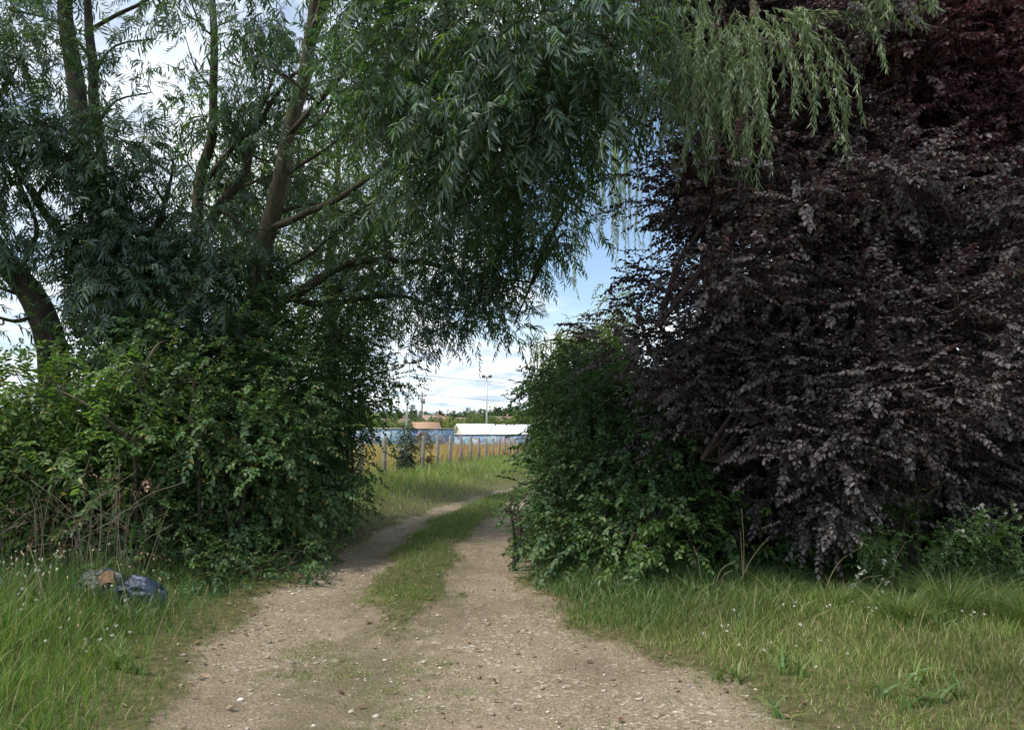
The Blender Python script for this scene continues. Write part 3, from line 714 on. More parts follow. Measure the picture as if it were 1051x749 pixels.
# ---- right: purple trees
rng = np.random.default_rng(31)
b0 = gp(830, 560, 8.6)
t = thing('purple_tree', 'big dark purple leaved plum tree hanging low over the right verge', 'tree', base_at(b0))
sk = [stem(t, 'trunk', [b0, P(835, 480, 8.6), P(830, 350, 8.6), P(838, 200, 8.6), P(830, 40, 8.6), P(835, -120, 8.6)], [.22, .2, .17, .13, .09, .05], M['bark_dark'], 10)]
for (x1, y1, x2, y2, x3, y3) in [(835, 420, 740, 380, 680, 330), (832, 400, 920, 370, 1000, 300), (835, 300, 760, 220, 700, 180), (835, 450, 900, 460, 980, 450), (830, 430, 780, 470, 720, 470), (835, 120, 780, 40, 740, -20)]:
    sk.append(stem(t, 'limb', [P(x1, y1, 8.6), P(x2, y2, 7.9), P(x3, y3, 7.2)], [.045, .032, .014], M['bark_dark'], 7, 10))
C = []
for gy_ in range(-80, 561, 58):
    for gx_ in range(650, 1120, 62):
        x = gx_ + rng.uniform(-26, 26) + (30 if (gy_ // 58) % 2 else 0); y = gy_ + rng.uniform(-24, 24)
        left = np.interp(y, [-80, 100, 200, 300, 420, 480, 560], [690, 680, 664, 644, 676, 716, 770])
        if x < left: continue
        if x > 930 and y < 140: continue
        if 955 < x < 1010 and 150 < y < 290: continue
        edge = min(1, (x - left) / 120)
        d = 7.7 - 1.0 * edge + rng.uniform(-.45, .45) + .25 * math.sin(x * .017 + y * .02)
        d += max(0, (y - 440) / 90) * .6
        if y > 535: continue
        if y < 170 and x < 890: d = max(d, 7.3)
        C.append(cl(x, y, d, rng.uniform(34, 50), rng.uniform(24, 36), rng.uniform(.35, .6), rng.uniform(.75, 1.15)))
for gy_ in range(-60, 520, 95):
    for gx_ in range(690, 1120, 66):
        if gx_ < 730 and gy_ < 380: continue
        C.append(cl(gx_ + rng.uniform(-20, 20), gy_ + rng.uniform(-20, 20), 8.4 + rng.uniform(-.2, .3), 55, 60, .6, 1.7))
nleaf += grow(t, C, 'purple', M['purple'], M['twig_purple'], rng, np.concatenate(sk), per_sub=10, sub_size=.15, subs=26, droop=.2, down=.08, flat=.55, scale=.86)

rng = np.random.default_rng(32)
b0 = gp(1010, 560, 8.8)
t = thing('purple_tree', 'redder purple plum tree filling the top right corner', 'tree', base_at(b0))
sk = [stem(t, 'trunk', [b0, P(1015, 400, 8.8), P(1005, 200, 8.6), P(1000, 40, 8.4), P(1000, -100, 8.4)], [.2, .17, .13, .09, .04], M['bark_dark'], 9)]
C = []
for gy_ in range(-90, 150, 55):
    for gx_ in range(925, 1140, 58):
        C.append(cl(gx_ + rng.uniform(-22, 22), gy_ + rng.uniform(-20, 20), 7.6 + rng.uniform(-.4, .4), rng.uniform(34, 48), rng.uniform(26, 38), .5, rng.uniform(.8, 1.15)))
for (x, y) in [(1100, 200), (1110, 300), (1110, 400), (1000, 230), (1060, 180)]:
    C.append(cl(x, y, 8.6, 60, 60, .6, 1))
nleaf += grow(t, C, 'purple', M['red_purple'], M['twig_purple'], rng, np.concatenate(sk), per_sub=10, sub_size=.15, subs=26, droop=.2, down=.08, flat=.55, scale=.86)

# ---- right: green hedge and low growth
nleaf += bush('green_hedge', 'tall dark green hedge forming the right hand corner of the gap', 'hedge', [
    (585, 400, 10.2, 30, 34, .7, 1), (578, 445, 9.8, 24, 38, .7, 1), (580, 495, 9.2, 26, 38, .7, 1), (580, 545, 8.6, 26, 34, .6, 1), (610, 420, 9, 42, 50, .7, 1), (615, 480, 8.5, 42, 45, .6, 1), (610, 540, 8.1, 45, 40, .5, 1),
    (660, 460, 8.2, 42, 50, .6, 1), (665, 520, 8, 45, 45, .5, 1), (574, 420, 12, 20, 42, .7, 1), (600, 375, 10.4, 40, 30, .7, 1), (640, 400, 9, 42, 50, .6, 1), (610, 460, 9.8, 60, 80, .7, 1.1), (570, 500, 11, 16, 46, .7, 1), (588, 578, 8.1, 30, 18, .35, 1), (566, 568, 8.1, 15, 22, .28, 1), (640, 575, 7.9, 50, 25, .4, 1),
    (710, 505, 8.1, 50, 50, .5, 1), (770, 520, 8.1, 50, 45, .5, 1), (840, 530, 8.1, 50, 45, .5, 1), (910, 530, 8.1, 50, 45, .5, 1), (985, 530, 8.1, 50, 45, .5, 1), (1060, 520, 8.1, 50, 60, .5, 1), (740, 470, 8.6, 80, 60, .5, 1)],
    'hedge', M['hedge'], 41, stems=12, subs=17, per_sub=10, sub_size=.16, scale=1.15, droop=.5)
nleaf += bush('hazel_shrub', 'mid green broad leaved shrub under the purple tree beside the hedge corner', 'bush', [
    (660, 548, 7.6, 40, 34, .35, 1), (705, 545, 7.5, 36, 34, .35, 1), (690, 575, 7.5, 45, 22, .3, 1), (745, 560, 7.6, 36, 28, .3, .9)], 'thicket', M['hedge_light'], 42, stems=4, subs=24, per_sub=8, sub_size=.13, scale=1.05, droop=.6)
nleaf += bush('ivy_mound', 'dark leafy mound below the purple tree at the back of the verge', 'bush', [
    (800, 570, 7.7, 45, 26, .35, 1), (855, 575, 7.7, 45, 24, .35, 1), (915, 570, 7.8, 45, 30, .35, .9), (975, 575, 7.8, 45, 26, .35, .9), (1040, 570, 7.8, 45, 30, .35, .9)], 'ivy', M['hedge'], 43, stems=4, subs=22, per_sub=8, sub_size=.14, droop=.6)
nleaf += bush('elder_sapling', 'bright green young elder shoot behind the arching bramble', 'sapling', [
    (930, 520, 6.7, 20, 14, .2, 1), (925, 545, 6.7, 22, 16, .2, 1), (915, 570, 6.8, 16, 14, .2, 1), (940, 500, 6.7, 8, 10, .12, .8)], 'elder', M['hedge_light'], 44, stems=3, subs=40, per_sub=4, sub_size=.06, scale=.65, droop=.5)
nleaf += bush('sapling_shoot', 'small leafy shoot sticking out of the hedge corner into the right rut', 'sapling', [
    (528, 510, 8.6, 7, 8, .1, 1), (530, 530, 8.5, 9, 8, .12, 1), (534, 550, 8.4, 9, 10, .12, 1), (524, 522, 8.6, 6, 6, .1, 1)], 'hedge', M['hedge'], 45, stems=2, subs=60, per_sub=2, sub_size=.03, scale=.85, droop=.5)


# ---- weeping willow
def strand_set(strands, leaf_l, leaf_w, step, rng):
    """hanging shoots with narrow leaves: each strand is a polyline; returns leaf and stem arrays"""
    LV, LF, n = [], [], 0
    b = MB()
    for pts in strands:
        seglen = np.linalg.norm(np.diff(pts, axis=0), axis=1); s = np.concatenate([[0], np.cumsum(seglen)])
        m = max(3, int(s[-1] / step))
        u = np.linspace(0, s[-1], m)
        q = np.stack([np.interp(u, s, pts[:, i]) for i in range(3)], 1)
        tn = unit(np.gradient(q, axis=0))
        b.tube(pts[::2] if len(pts) > 8 else pts, .0026, 3, 0, False)
        a = rng.uniform(0, 6.28, m)
        side = np.stack([np.cos(a), np.sin(a), np.zeros(m)], 1)
        x = unit(tn * .9 + side * rng.uniform(.35, .8, (m, 1)) + np.array([0, 0, -.35]))
        y = unit(np.cross(x, rng.normal(0, 1, (m, 3)))); z = np.cross(x, y)
        g = leaf_geo(leaf_l, leaf_w, .2, .15)
        sc = rng.uniform(.6, 1.2, (m, 1, 1))
        W = q[:, None] + sc * (g[None, :, 0:1] * x[:, None] + g[None, :, 1:2] * y[:, None] + g[None, :, 2:3] * z[:, None])
        f = (np.arange(m) * 6)[:, None, None] + LQ[None] + n
        LV.append(W.reshape(-1, 3)); LF.append(f.reshape(-1, 4)); n += m * 6
    return np.concatenate(LV), np.concatenate(LF), b


def hang(p, length, drift, rng, n=12):
    t_ = np.linspace(0, 1, n)[:, None]
    arc = np.array([drift[0], drift[1], 0])
    path = p + arc * (1 - (1 - t_) ** 2) + np.array([0, 0, -length]) * (t_ ** 1.25) + np.array([0, 0, .06]) * np.sin(t_ * 3.14)
    wob = np.cumsum(rng.normal(0, .022, (n, 3)), axis=0); wob[:, 2] = 0
    return path + wob


rng = np.random.default_rng(51)
b0 = gp(742, 560, 9.6)
t = thing('weeping_willow', 'pale green weeping willow trailing long strands over the purple tree', 'tree', base_at(b0))
sk = [stem(t, 'trunk', [b0, P(742, 400, 9.6), P(735, 200, 9.5), P(738, 60, 9.3), P(745, -80, 9.0)], [.24, .2, .17, .13, .08], M['bark'], 10)]
for pts in [[P(738, 70, 9.3), P(728, 30, 8.2), P(712, 8, 7.2), P(705, 0, 6.6)], [P(740, 20, 9.2), P(775, 10, 8), P(800, -5, 6.8), P(835, -10, 6.3)], [P(742, -20, 9.1), P(690, -40, 9.6), P(640, -30, 11), P(600, -10, 12.5)],
            [P(742, -60, 9), P(820, -60, 7.5), P(900, -40, 6.5)], [P(742, 0, 9.1), P(760, 0, 7.6), P(770, 18, 6.6)]]:
    sk.append(stem(t, 'limb', pts, [.07, .05, .035, .02][:len(pts)], M['bark'], 7, 12))
S = []
def bundle(n, x0, x1, ytop, ybot, d0, d1, jit=.25, drift=(0, 0)):
    for _ in range(n):
        x = rng.uniform(x0, x1); d = rng.uniform(d0, d1)
        yt = rng.uniform(*ytop); yb = rng.uniform(*ybot)
        p = P(x, yt, d); L = (yb - yt) * d / F
        S.append(hang(p, max(.2, L), (rng.normal(drift[0], .06), rng.normal(drift[1], .06)), rng))
bundle(52, 715, 780, (5, 75), (90, 200), 5.9, 6.6)
bundle(11, 765, 800, (5, 40), (50, 150), 5.9, 6.3, drift=(.14, -.05))
bundle(5, 806, 842, (5, 22), (40, 135), 5.9, 6.2, drift=(.2, -.05))
bundle(7, 800, 815, (8, 20), (110, 175), 5.9, 6.2, drift=(.38, -.05))
bundle(32, 688, 745, (-30, 70), (90, 190), 6.1, 6.9)
bundle(40, 668, 712, (-50, 60), (70, 165), 6.6, 7.8)
bundle(12, 884, 908, (-30, -10), (10, 34), 5.9, 6.3)
bundle(12, 922, 948, (-30, -10), (0, 27), 5.9, 6.3, drift=(.1, 0))
bundle(6, 912, 922, (-14, -6), (18, 60), 5.9, 6.2, drift=(-.12, 0))
bundle(70, 660, 760, (-70, 20), (20, 110), 7.6, 8.8)
bundle(38, 592, 680, (-60, 90), (110, 230), 12, 14)
bundle(28, 592, 665, (60, 150), (180, 290), 12, 14)
bundle(8, 580, 625, (190, 250), (250, 310), 12.5, 14)
# the arching spray that reaches right
for k in range(3):
    S.append(smooth_path([P(805, 16 + k * 2, 6.3), P(850, 10 + k * 3, 6.1), P(885, 20 + k * 4, 6.0), P(902, 45 - k * 4, 5.95), P(911 - k * 3, 70 - k * 7, 5.9)], 14))
LV, LF, b = strand_set(S, .085, .0135, .0155, rng)
mesh_obj('crown', LV, LF, M['weeping'], t); b.build('strands', M['twig_willow'], t)
nleaf += len(LF) // 2
# second willow, behind the corner
b0 = gp(640, 520, 14.5)
t = thing('weeping_willow', 'shaded weeping willow peeping over the hedge corner and hanging into the gap', 'tree', base_at(b0))
stem(t, 'trunk', [b0, P(638, 430, 14.5), P(634, 380, 14.4), P(630, 335, 14.3)], [.17, .14, .1, .05], M['bark'], 8)
stem(t, 'limb', [P(633, 390, 14.4), P(612, 365, 14), P(580, 350, 13.6), P(556, 352, 13.2)], [.05, .035, .02, .008], M['bark'], 6)
S = []
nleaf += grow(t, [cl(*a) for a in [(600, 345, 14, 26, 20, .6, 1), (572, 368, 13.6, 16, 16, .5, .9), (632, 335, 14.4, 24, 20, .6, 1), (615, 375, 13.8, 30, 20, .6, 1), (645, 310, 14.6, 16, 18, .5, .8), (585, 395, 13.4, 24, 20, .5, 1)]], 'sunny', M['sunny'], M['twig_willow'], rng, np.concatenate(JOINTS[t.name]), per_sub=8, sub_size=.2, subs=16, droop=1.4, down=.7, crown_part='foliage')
bundle(40, 540, 580, (335, 385), (400, 492), 12.8, 14)
bundle(50, 570, 655, (335, 380), (390, 450), 13, 15)
LV, LF, b = strand_set(S, .10, .018, .022, rng)
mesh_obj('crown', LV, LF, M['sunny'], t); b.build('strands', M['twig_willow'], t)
nleaf += len(LF) // 2


# ---- arching bramble canes on the right verge
rng = np.random.default_rng(61)
def canes(t, paths, leafm, rng, leaf_every=.05, sc=.8, r=.003, flowers=True, kind='bramble'):
    b = MB(); pos, dr = [], []
    tips = []
    for p in paths:
        q = smooth_path(p, 16); b.tube(q, np.linspace(r, r * .5, 16), 5, 0)
        L = np.linalg.norm(np.diff(q, axis=0), axis=1).sum(); n = int(L / leaf_every)
        u = rng.uniform(.3, 1, n) * 15; i = np.minimum(u.astype(int), 14); f = (u - i)[:, None]
        c = q[i] * (1 - f) + q[i + 1] * f
        pos.append(c); dr.append(unit(rng.normal(0, .7, (n, 3)) + np.array([0, -.2, .1])))
        tips.append(q[-1])
    b.build('canes', M['straw_stem'] if leafm is None else M['twig_willow'], t, True)
    if leafm is not None:
        pos = np.concatenate(pos); dr = np.concatenate(dr)
        LV, LF, TV, TF = sprays(pos, dr, rng.uniform(.6, 1.1, len(pos)) * sc * .5, kind, .6, rng)
        mesh_obj('leaves', LV, LF, leafm, t)
    return tips


def flower_heads(parent, pts, r, rng, mat, name='flowers', petals=7):
    """small heads made of separate petals round each point"""
    V, Q = [], []
    n = 0
    for p in pts:
        for k in range(petals):
            d = unit(rng.normal(0, 1, 3) + np.array([0, 0, .5])); y = unit(np.cross(d, rng.normal(0, 1, 3)))
            l, w = r * rng.uniform(.7, 1.2), r * .55
            V += [p, p + d * l * .5 + y * w, p + d * l, p + d * l * .5 - y * w]; Q.append([n, n + 1, n + 2, n + 3]); n += 4
    return mesh_obj(name, np.array(V), np.array(Q), mat, parent)


g0 = gp(945, 605, 7.0)
t = thing('flowering_bramble', 'arching bramble with pale pink flowers reaching up to the right', 'bramble', base_at(g0))
paths = []
for (x0, y0, x1, y1, x2, y2) in [(930, 612, 965, 565, 1005, 526), (935, 612, 960, 572, 985, 545), (925, 610, 965, 560, 1012, 530), (960, 610, 1000, 560, 1045, 527), (975, 612, 1015, 565, 1055, 535), (955, 612, 985, 560, 1010, 548), (990, 610, 1015, 575, 1048, 560), (1000, 615, 1030, 590, 1065, 575), (1010, 612, 1035, 580, 1070, 590)]:
    paths.append([gp(x0, y0 + 14, 6.45), P(x1, y1, 6.3), P(x2, y2, 6.15)])
tips = canes(t, paths, M['bramble'], rng, .03, 1.1)
for tp in tips[:5]:
    flower_heads(t, tp + rng.normal(0, .04, (5, 3)), .02, rng, M['flower'], 'flower_cluster')
g0 = gp(890, 610, 6.9)
t = thing('flowering_bramble', 'upright leafy bramble clump with white flowers at its foot', 'bramble', base_at(g0))
paths = [[gp(x0, 622, 6.5), P(x1, y1, 6.4), P(x2, y2, 6.3)] for (x0, x1, y1, x2, y2) in [(895, 885, 580, 880, 548), (900, 900, 575, 912, 540), (892, 898, 570, 900, 550), (897, 890, 575, 886, 556), (903, 910, 580, 918, 552)]]
tips = canes(t, paths, M['bramble'], rng, .022, 1.0)
fp = np.array([P(x + rng.normal(0, 3), y + rng.normal(0, 3), 6.2) for (x, y) in [(882, 585), (875, 602), (908, 598), (905, 577), (910, 603), (880, 590)] for _ in range(3)])
for k in range(6):
    flower_heads(t, fp[3 * k:3 * k + 3], .018, rng, M['flower'], 'flower_cluster')
g0 = gp(850, 610, 6.9)
t = thing('dead_bramble', 'bare straw coloured canes leaning in front of the purple tree', 'bramble', base_at(g0))
canes(t, [[gp(a, 625, 6.4), P((a + c) / 2 + rng.uniform(-5, 5), (614 + e) / 2 - 6, 6.3), P(c, e, 6.2)] for (a, c, e) in [(838, 885, 560), (945, 985, 545), (938, 978, 565), (960, 975, 560), (870, 905, 590), (915, 930, 555), (925, 950, 585), (800, 812, 600), (980, 978, 562), (905, 915, 600)]], None, rng)
g0 = gp(755, 600, 7.2)
t = thing('dead_bramble', 'bare straw coloured stalks standing by the broad leaved shrub', 'bramble', base_at(g0))
canes(t, [[gp(a, 612, 6.9), P((a + c) / 2 + rng.uniform(-4, 4), (606 + e) / 2 - 4, 6.85), P(c, e, 6.8)] for (a, c, e) in [(762, 761, 522), (764, 760, 545), (730, 755, 575), (740, 752, 585), (722, 712, 560), (718, 705, 580), (750, 790, 550), (728, 735, 590)]], None, rng)

# dry bramble tangle at left
g0 = gp(60, 600, 7.2)
t = thing('dead_bramble', 'tangle of dry grey brown bramble canes below the elder bush', 'bramble', base_at(g0))
paths = []
for k in range(120):
    x = rng.uniform(-50, 150); d = rng.uniform(6.95, 7.6)
    h = rng.uniform(45, 140); lean = rng.normal(0, 30)
    paths.append([gp(x, 600, d), P(x + lean * .4 + rng.normal(0, 8), 600 - h * .6, d - .05), P(x + lean + rng.normal(0, 12), 600 - h * rng.uniform(.7, 1), d - .15)])
b = MB()
for p in paths:
    b.tube(smooth_path(p, 8), np.linspace(.0042, .002, 8), 4, 0)
M['dry_cane'] = solid_mat('dry_cane', (.14, .115, .085), (.32, .27, .20), 3, .85)
b.build('canes', M['dry_cane'], t, True)
n = 70
pos = np.array([P(rng.uniform(-20, 160), rng.uniform(480, 590), rng.uniform(7, 7.5)) for _ in range(n)])
LV, LF, TV, TF = sprays(pos, rng.normal(0, 1, (n, 3)), rng.uniform(.4, .8, n), 'bramble', .5, rng)
mesh_obj('withered_leaves', LV, LF, M['litter'], t)


# ------------------------------------------------------------------ grass
def blades(name, label, x, y, h, w, lean, mat, rng, cat='grass', segs=3, z0=-.01, bend=None):
    N = len(x)
    z = height(x, y) + z0
    a = rng.uniform(0, 6.283, N); la = rng.uniform(0, 6.283, N) if bend is None else bend + rng.normal(0, .6, N)
    side = np.stack([np.cos(a), np.sin(a), np.zeros(N)], 1)
    ld = np.stack([np.cos(la), np.sin(la), np.zeros(N)], 1)
    base = np.stack([x, y, z], 1)
    V = np.empty((N, (segs + 1) * 2, 3))
    for i in range(segs + 1):
        t_ = i / segs
        c = base + np.array([0, 0, 1.]) * (h * (t_ - .28 * lean * t_ ** 2))[:, None] + ld * (h * lean * t_ ** 2 * .8)[:, None]
        ww = w * (1 - t_ ** 1.6 * .92) * .5
        V[:, 2 * i] = c - side * ww[:, None]; V[:, 2 * i + 1] = c + side * ww[:, None]
    fq = np.array([[2 * i, 2 * i + 1, 2 * i + 3, 2 * i + 2] for i in range(segs)])
    Q = (np.arange(N) * (segs + 1) * 2)[:, None, None] + fq[None]
    o = mesh_obj(name, V.reshape(-1, 3), Q.reshape(-1, 4), mat)
    tag(o, label, cat, None, 'stuff')
    tips = V[:, -1]
    return o, tips


def scatter(n, x0, x1, y0, y1, prob, rng):
    x = rng.uniform(x0, x1, n); y = rng.uniform(y0, y1, n)
    k = rng.uniform(0, 1, n) < prob(x, y)
    return x[k], y[k]


rng = np.random.default_rng(71)
LXf = lambda y: np.interp(y, LX_Y, LX_X)
RXf = lambda y: np.interp(y, RX_Y, RX_X)
# left verge, lush
def pl(x, y):
    e = LXf(y) - x
    return (1 - track_mask(x, y)) ** 2 * sstep(-.1, .7, e + .15 * wav(x, y, 3)) * (.75 + .35 * wav(x, y, 2.2))
x, y = scatter(76000, -8.5, -1.4, 2.2, 8.2, pl, rng)
e = np.clip((LXf(y) - x) / 1.6, .12, 1)
h = (.09 + .30 * e) * (1 + .35 * wav(x + 5, y, 3.1)) * rng.uniform(.5, 1.25, len(x)) * (1 + .25 * wav(x, y, 1.9)) * np.interp(y, [3, 5, 7, 8], [1, .95, .85, .9])
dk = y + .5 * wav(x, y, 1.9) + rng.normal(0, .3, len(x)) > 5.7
for sel, nm, lb, mt in ((~dk, 'tall_grass', 'lush tall grass with sunlight put into its colour in the near left corner', M['grass_lush']), (dk, 'verge_grass', 'grass and weeds coloured darker for shade round the dumped bags on the left verge', M['shade_toned_grass'])):
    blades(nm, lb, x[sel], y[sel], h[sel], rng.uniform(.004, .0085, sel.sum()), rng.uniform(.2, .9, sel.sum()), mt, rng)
# left verge further along, under the bushes and by the fence
FX = lambda y: -3.67 + (y - 18) * .1388
def pf(x, y):
    e = LXf(y) - x
    return (1 - track_mask(x, y)) ** 2 * sstep(-.05, .3, e) * (x > FX(y) - 2.2) * (y < 45) * np.clip(11 / y, .2, 1)
x, y = scatter(90000, -6, 7, 8, 40, pf, rng)
e = np.clip((LXf(y) - x) / 1.2, .25, 1)
h = .34 * e * rng.uniform(.4, 1.3, len(x)) * np.interp(y, [8, 11, 15, 40], [.5, .7, 1, 1]) * (1 + .35 * wav(x, y, 2.1))
blades('verge_grass', 'long rough grass on the bank between the rut and the wire fence', x, y, h, rng.uniform(.006, .013, len(x)) * np.clip(y / 13, .8, 2), rng.uniform(.2, 1.0, len(x)), M['grass_bank'], rng)
# right verge: mown in front, long at the back
def pr(x, y):
    e = x - RXf(y)
    return (1 - track_mask(x, y)) ** 1.5 * sstep(-.15, .5, e + .2 * wav(x, y, 3)) * (.85 + .3 * wav(x, y, 2.6))
x, y = scatter(85000, .1, 6.5, 2.6, 6.4, pr, rng)
h = np.interp(y, [3, 5, 6, 6.4], [.08, .10, .14, .18]) * (1 + .35 * wav(x + 7, y, 2.0)) * rng.uniform(.45, 1.3, len(x)) * np.clip(.45 + (x - RXf(y)) * .6, .4, 1.1)
blades('mown_grass', 'short yellowing grass on the right verge in front', x, y, h, rng.uniform(.0035, .007, len(x)), rng.uniform(.2, .9, len(x)), M['grass_mown'], rng)
x, y = scatter(60000, .05, 7.0, 5.6, 8.2, lambda x, y: pr(x, y) * sstep(5.5, 6.4, y + .4 * wav(x, y, 1.6)), rng)
h = (.11 + .07 * sstep(6, 7.2, y)) * rng.uniform(.4, 1.5, len(x)) * (1 + .5 * wav(x, y, 2.4)) * np.clip(.4 + (x - RXf(y)) * .8, .4, 1)
blades('verge_grass', 'longer green grass at the foot of the right hand hedge', x, y, h, rng.uniform(.004, .009, len(x)), rng.uniform(.3, 1.1, len(x)), M['shade_toned_grass'], rng)
x, y = scatter(1800, .3, 6.8, 4.4, 7.6, lambda x, y: pr(x, y) * sstep(.1, .5, wav(x + 3, y, 1.5)), rng)
blades('straw_grass', 'bleached dry grass stems mixed through the right verge', x, y, rng.uniform(.12, .42, len(x)), rng.uniform(.003, .006, len(x)), rng.uniform(.4, 1.5, len(x)), M['straw_grass'], rng)
x, y = scatter(1600, -7, -1.8, 3, 8, lambda x, y: pl(x, y) * sstep(.0, .5, wav(x + 3, y, 1.5)), rng)
blades('straw_grass', 'bleached dry grass stems mixed through the left verge', x, y, rng.uniform(.12, .45, len(x)), rng.uniform(.003, .006, len(x)), rng.uniform(.4, 1.5, len(x)), M['straw_grass'], rng)
x, y = scatter(9000, .0, 2.5, 8, 16, lambda x, y: (1 - track_mask(x, y)) ** 2 * (x < RXf(y) + .7) * sstep(-.05, .2, x - RXf(y)), rng)
blades('verge_grass', 'thin dark grass along the right rut beside the hedge', x, y, rng.uniform(.06, .22, len(x)), rng.uniform(.005, .009, len(x)), rng.uniform(.2, .9, len(x)), M['shade_toned_grass'], rng)
# tussock on the right verge
n = 420
for (px, d, hgt) in ((925, 5.7, .36), (975, 5.85, .46), (1015, 5.95, .42), (955, 6.35, .34), (1050, 5.6, .36), (800, 6.6, .22), (860, 6.2, .24)):
    tx = P(px, 600, d)[0]; u = rng.uniform(0, 6.283, n); rr = np.abs(rng.normal(0, .09, n))
    blades('grass_tussock', 'drooping clumps of long grass below the arching bramble', tx + rr * np.cos(u), d + rr * np.sin(u), hgt * rng.uniform(.5, 1.25, n), rng.uniform(.004, .008, n), rng.uniform(.5, 1.6, n), M['tussock'], rng, bend=u)
# broad leaved weeds low in both verges
for (x0, x1, y0, y1, n, fn) in ((-6.5, -1.8, 3.2, 7.6, 3600, lambda x, y: pl(x, y) * sstep(-.1, .4, wav(x - 4, y, 1.8))), (.5, 6.5, 4.2, 7.6, 3600, lambda x, y: pr(x, y) * sstep(-.1, .4, wav(x - 4, y, 1.8)))):
    cx_, cy_ = scatter(n // 8, x0, x1, y0, y1, fn, rng)
    k = rng.integers(0, len(cx_), len(cx_) * 8)
    x = cx_[k] + rng.normal(0, .02, len(k)); y = cy_[k] + rng.normal(0, .02, len(k))
    blades('broad_weeds', 'broad leaved plantain and dock leaves low in the %s verge' % ('left' if x0 < 0 else 'right'), x, y, rng.uniform(.08, .24, len(x)), rng.uniform(.012, .027, len(x)), rng.uniform(.6, 1.6, len(x)), M['weed'], rng, 'weeds')
# centre strip
def ps(x, y):
    sl, sr = np.interp(y, SL_Y, SL_X), np.interp(y, SR_Y, SR_X)
    return ((x > sl - .2) & (x < sr + .2)) * (1 - track_mask(x, y)) ** 2 * np.clip(12 / y, .3, 1) * (.8 + .3 * wav(x, y, 3))
x, y = scatter(200000, -2, 6, 4.6, 26, ps, rng)
h = rng.uniform(.03, .11, len(x)) * np.interp(y, [4.6, 6, 8, 12], [.35, .6, .9, 1.2])
blades('short_grass', 'short grass strip growing between the two wheel ruts', x, y, h, rng.uniform(.004, .008, len(x)) * np.clip(y / 10, 1, 2), rng.uniform(.2, .8, len(x)), M['grass_strip'], rng)
# stray tufts on the gravel
cxs = np.concatenate([R.uniform(-1.9, 1.4, 240), R.normal(-1.0, .28, 420)]); cys = np.concatenate([R.uniform(3.2, 7.6, 240), 7.4 - np.abs(R.normal(0, 1.7, 420))])
keep = (wav(cxs, cys, 1.4) > .0) & (cys > 2.8)
cxs, cys = cxs[keep], cys[keep]
k = rng.integers(0, len(cxs), 11000)
sz = rng.uniform(.03, .12, len(cxs))
x = cxs[k] + rng.normal(0, 1, len(k)) * sz[k]; y = cys[k] + rng.normal(0, 1, len(k)) * sz[k]
blades('sparse_grass', 'sparse tufts and stray blades scattered on the gravel', x, y, rng.uniform(.012, .05, len(x)), rng.uniform(.003, .006, len(x)), rng.uniform(.3, 1.2, len(x)), M['grass_mown'], rng)
# fine fringe along track edges
def pe(x, y):
    m = track_mask(x, y); return np.exp(-((m - .45) / .28) ** 2) * .8
x, y = scatter(60000, -3, 3, 3, 15, pe, rng)
blades('fringe_grass', 'thin ragged grass fringe where the gravel meets the verges', x, y, rng.uniform(.02, .085, len(x)), rng.uniform(.003, .006, len(x)), rng.uniform(.3, 1.1, len(x)), M['grass_mown'], rng)
# dry field
def pd(x, y):
    return (x < FX(y) - .2) * np.clip(22 / y, .25, 1)
x, y = scatter(70000, -26, 3, 15, 74, pd, rng)
red = (rng.uniform(0, 1, len(x)) < sstep(24, 48, y) * .5) & (x > -.125 * y)
h = rng.uniform(.45, .9, len(x)); w = rng.uniform(.012, .03, len(x)) * np.clip(y / 24, .9, 2.2)
blades('dry_grass', 'golden dry grass field behind the wire fence', x[~red], y[~red], h[~red], w[~red], rng.uniform(.1, .6, (~red).sum()), M['field'], rng)
blades('red_stalks', 'rusty red seed stalks among the dry grass behind the fence', x[red], y[red], h[red] * 1.05, w[red] * .9, rng.uniform(.1, .4, red.sum()), M['sorrel'], rng)

# flower and seed heads
n = 150
x, y = scatter(1600, -6.2, -1.9, 3.4, 6.9, lambda x, y: sstep(.3, 1.2, LXf(y) - x) * .55 * sstep(-.25, .35, wav(x + 2, y, 2.1)), rng)
z = height(x, y) + rng.uniform(.28, .46, len(x)) * np.clip((LXf(y) - x) / 1.4, .45, 1)
pts = np.stack([x, y, z], 1)
b = MB()
for p in pts:
    b.tube(np.array([[p[0] + rng.normal(0, .03), p[1] + rng.normal(0, .03), H(p[0], p[1])], p + [0, 0, .005]]), .0014, 3, 0, False)
M['green_stem'] = solid_mat('green_stem', (.14, .18, .06), (.28, .28, .12), 4, .8)
tag(b.build('flower_stalks', M['green_stem']), 'thin stalks carrying plantain heads over the left verge grass', 'stalks', None, 'stuff')
half = rng.uniform(0, 1, len(pts)) < .55
def spikes(name, label, pts, mat, lo, hi, r):
    b = MB()
    for p in pts:
        l = rng.uniform(lo, hi); tilt = rng.normal(0, .15, 2)
        q = np.array([p, p + np.array([tilt[0] * l, tilt[1] * l, l * .5]), p + np.array([tilt[0] * 2 * l, tilt[1] * 2 * l, l])])
        b.tube(q, [r * .7, r, r * .3], 5, .2)
    tag(b.build(name, mat), label, 'flowers', None, 'stuff')
spikes('seed_heads', 'brown plantain seed heads above the left verge grass', pts[half], M['seedhead'], .018, .04, .006)
tag(flower_heads(None, pts[~half], .013, rng, M['flower'], 'white_flowers', 9), 'small white flower heads dotted through the left verge grass', 'flowers', None, 'stuff')
x, y = scatter(500, 1.2, 4.6, 4.4, 6.1, lambda x, y: .5 * np.exp(-((y - 5.35) / .5) ** 2) * sstep(0, .4, wav(x, y + 3, 2.6)), rng)
pts = np.stack([x, y, height(x, y) + rng.uniform(.10, .17, len(x))], 1)
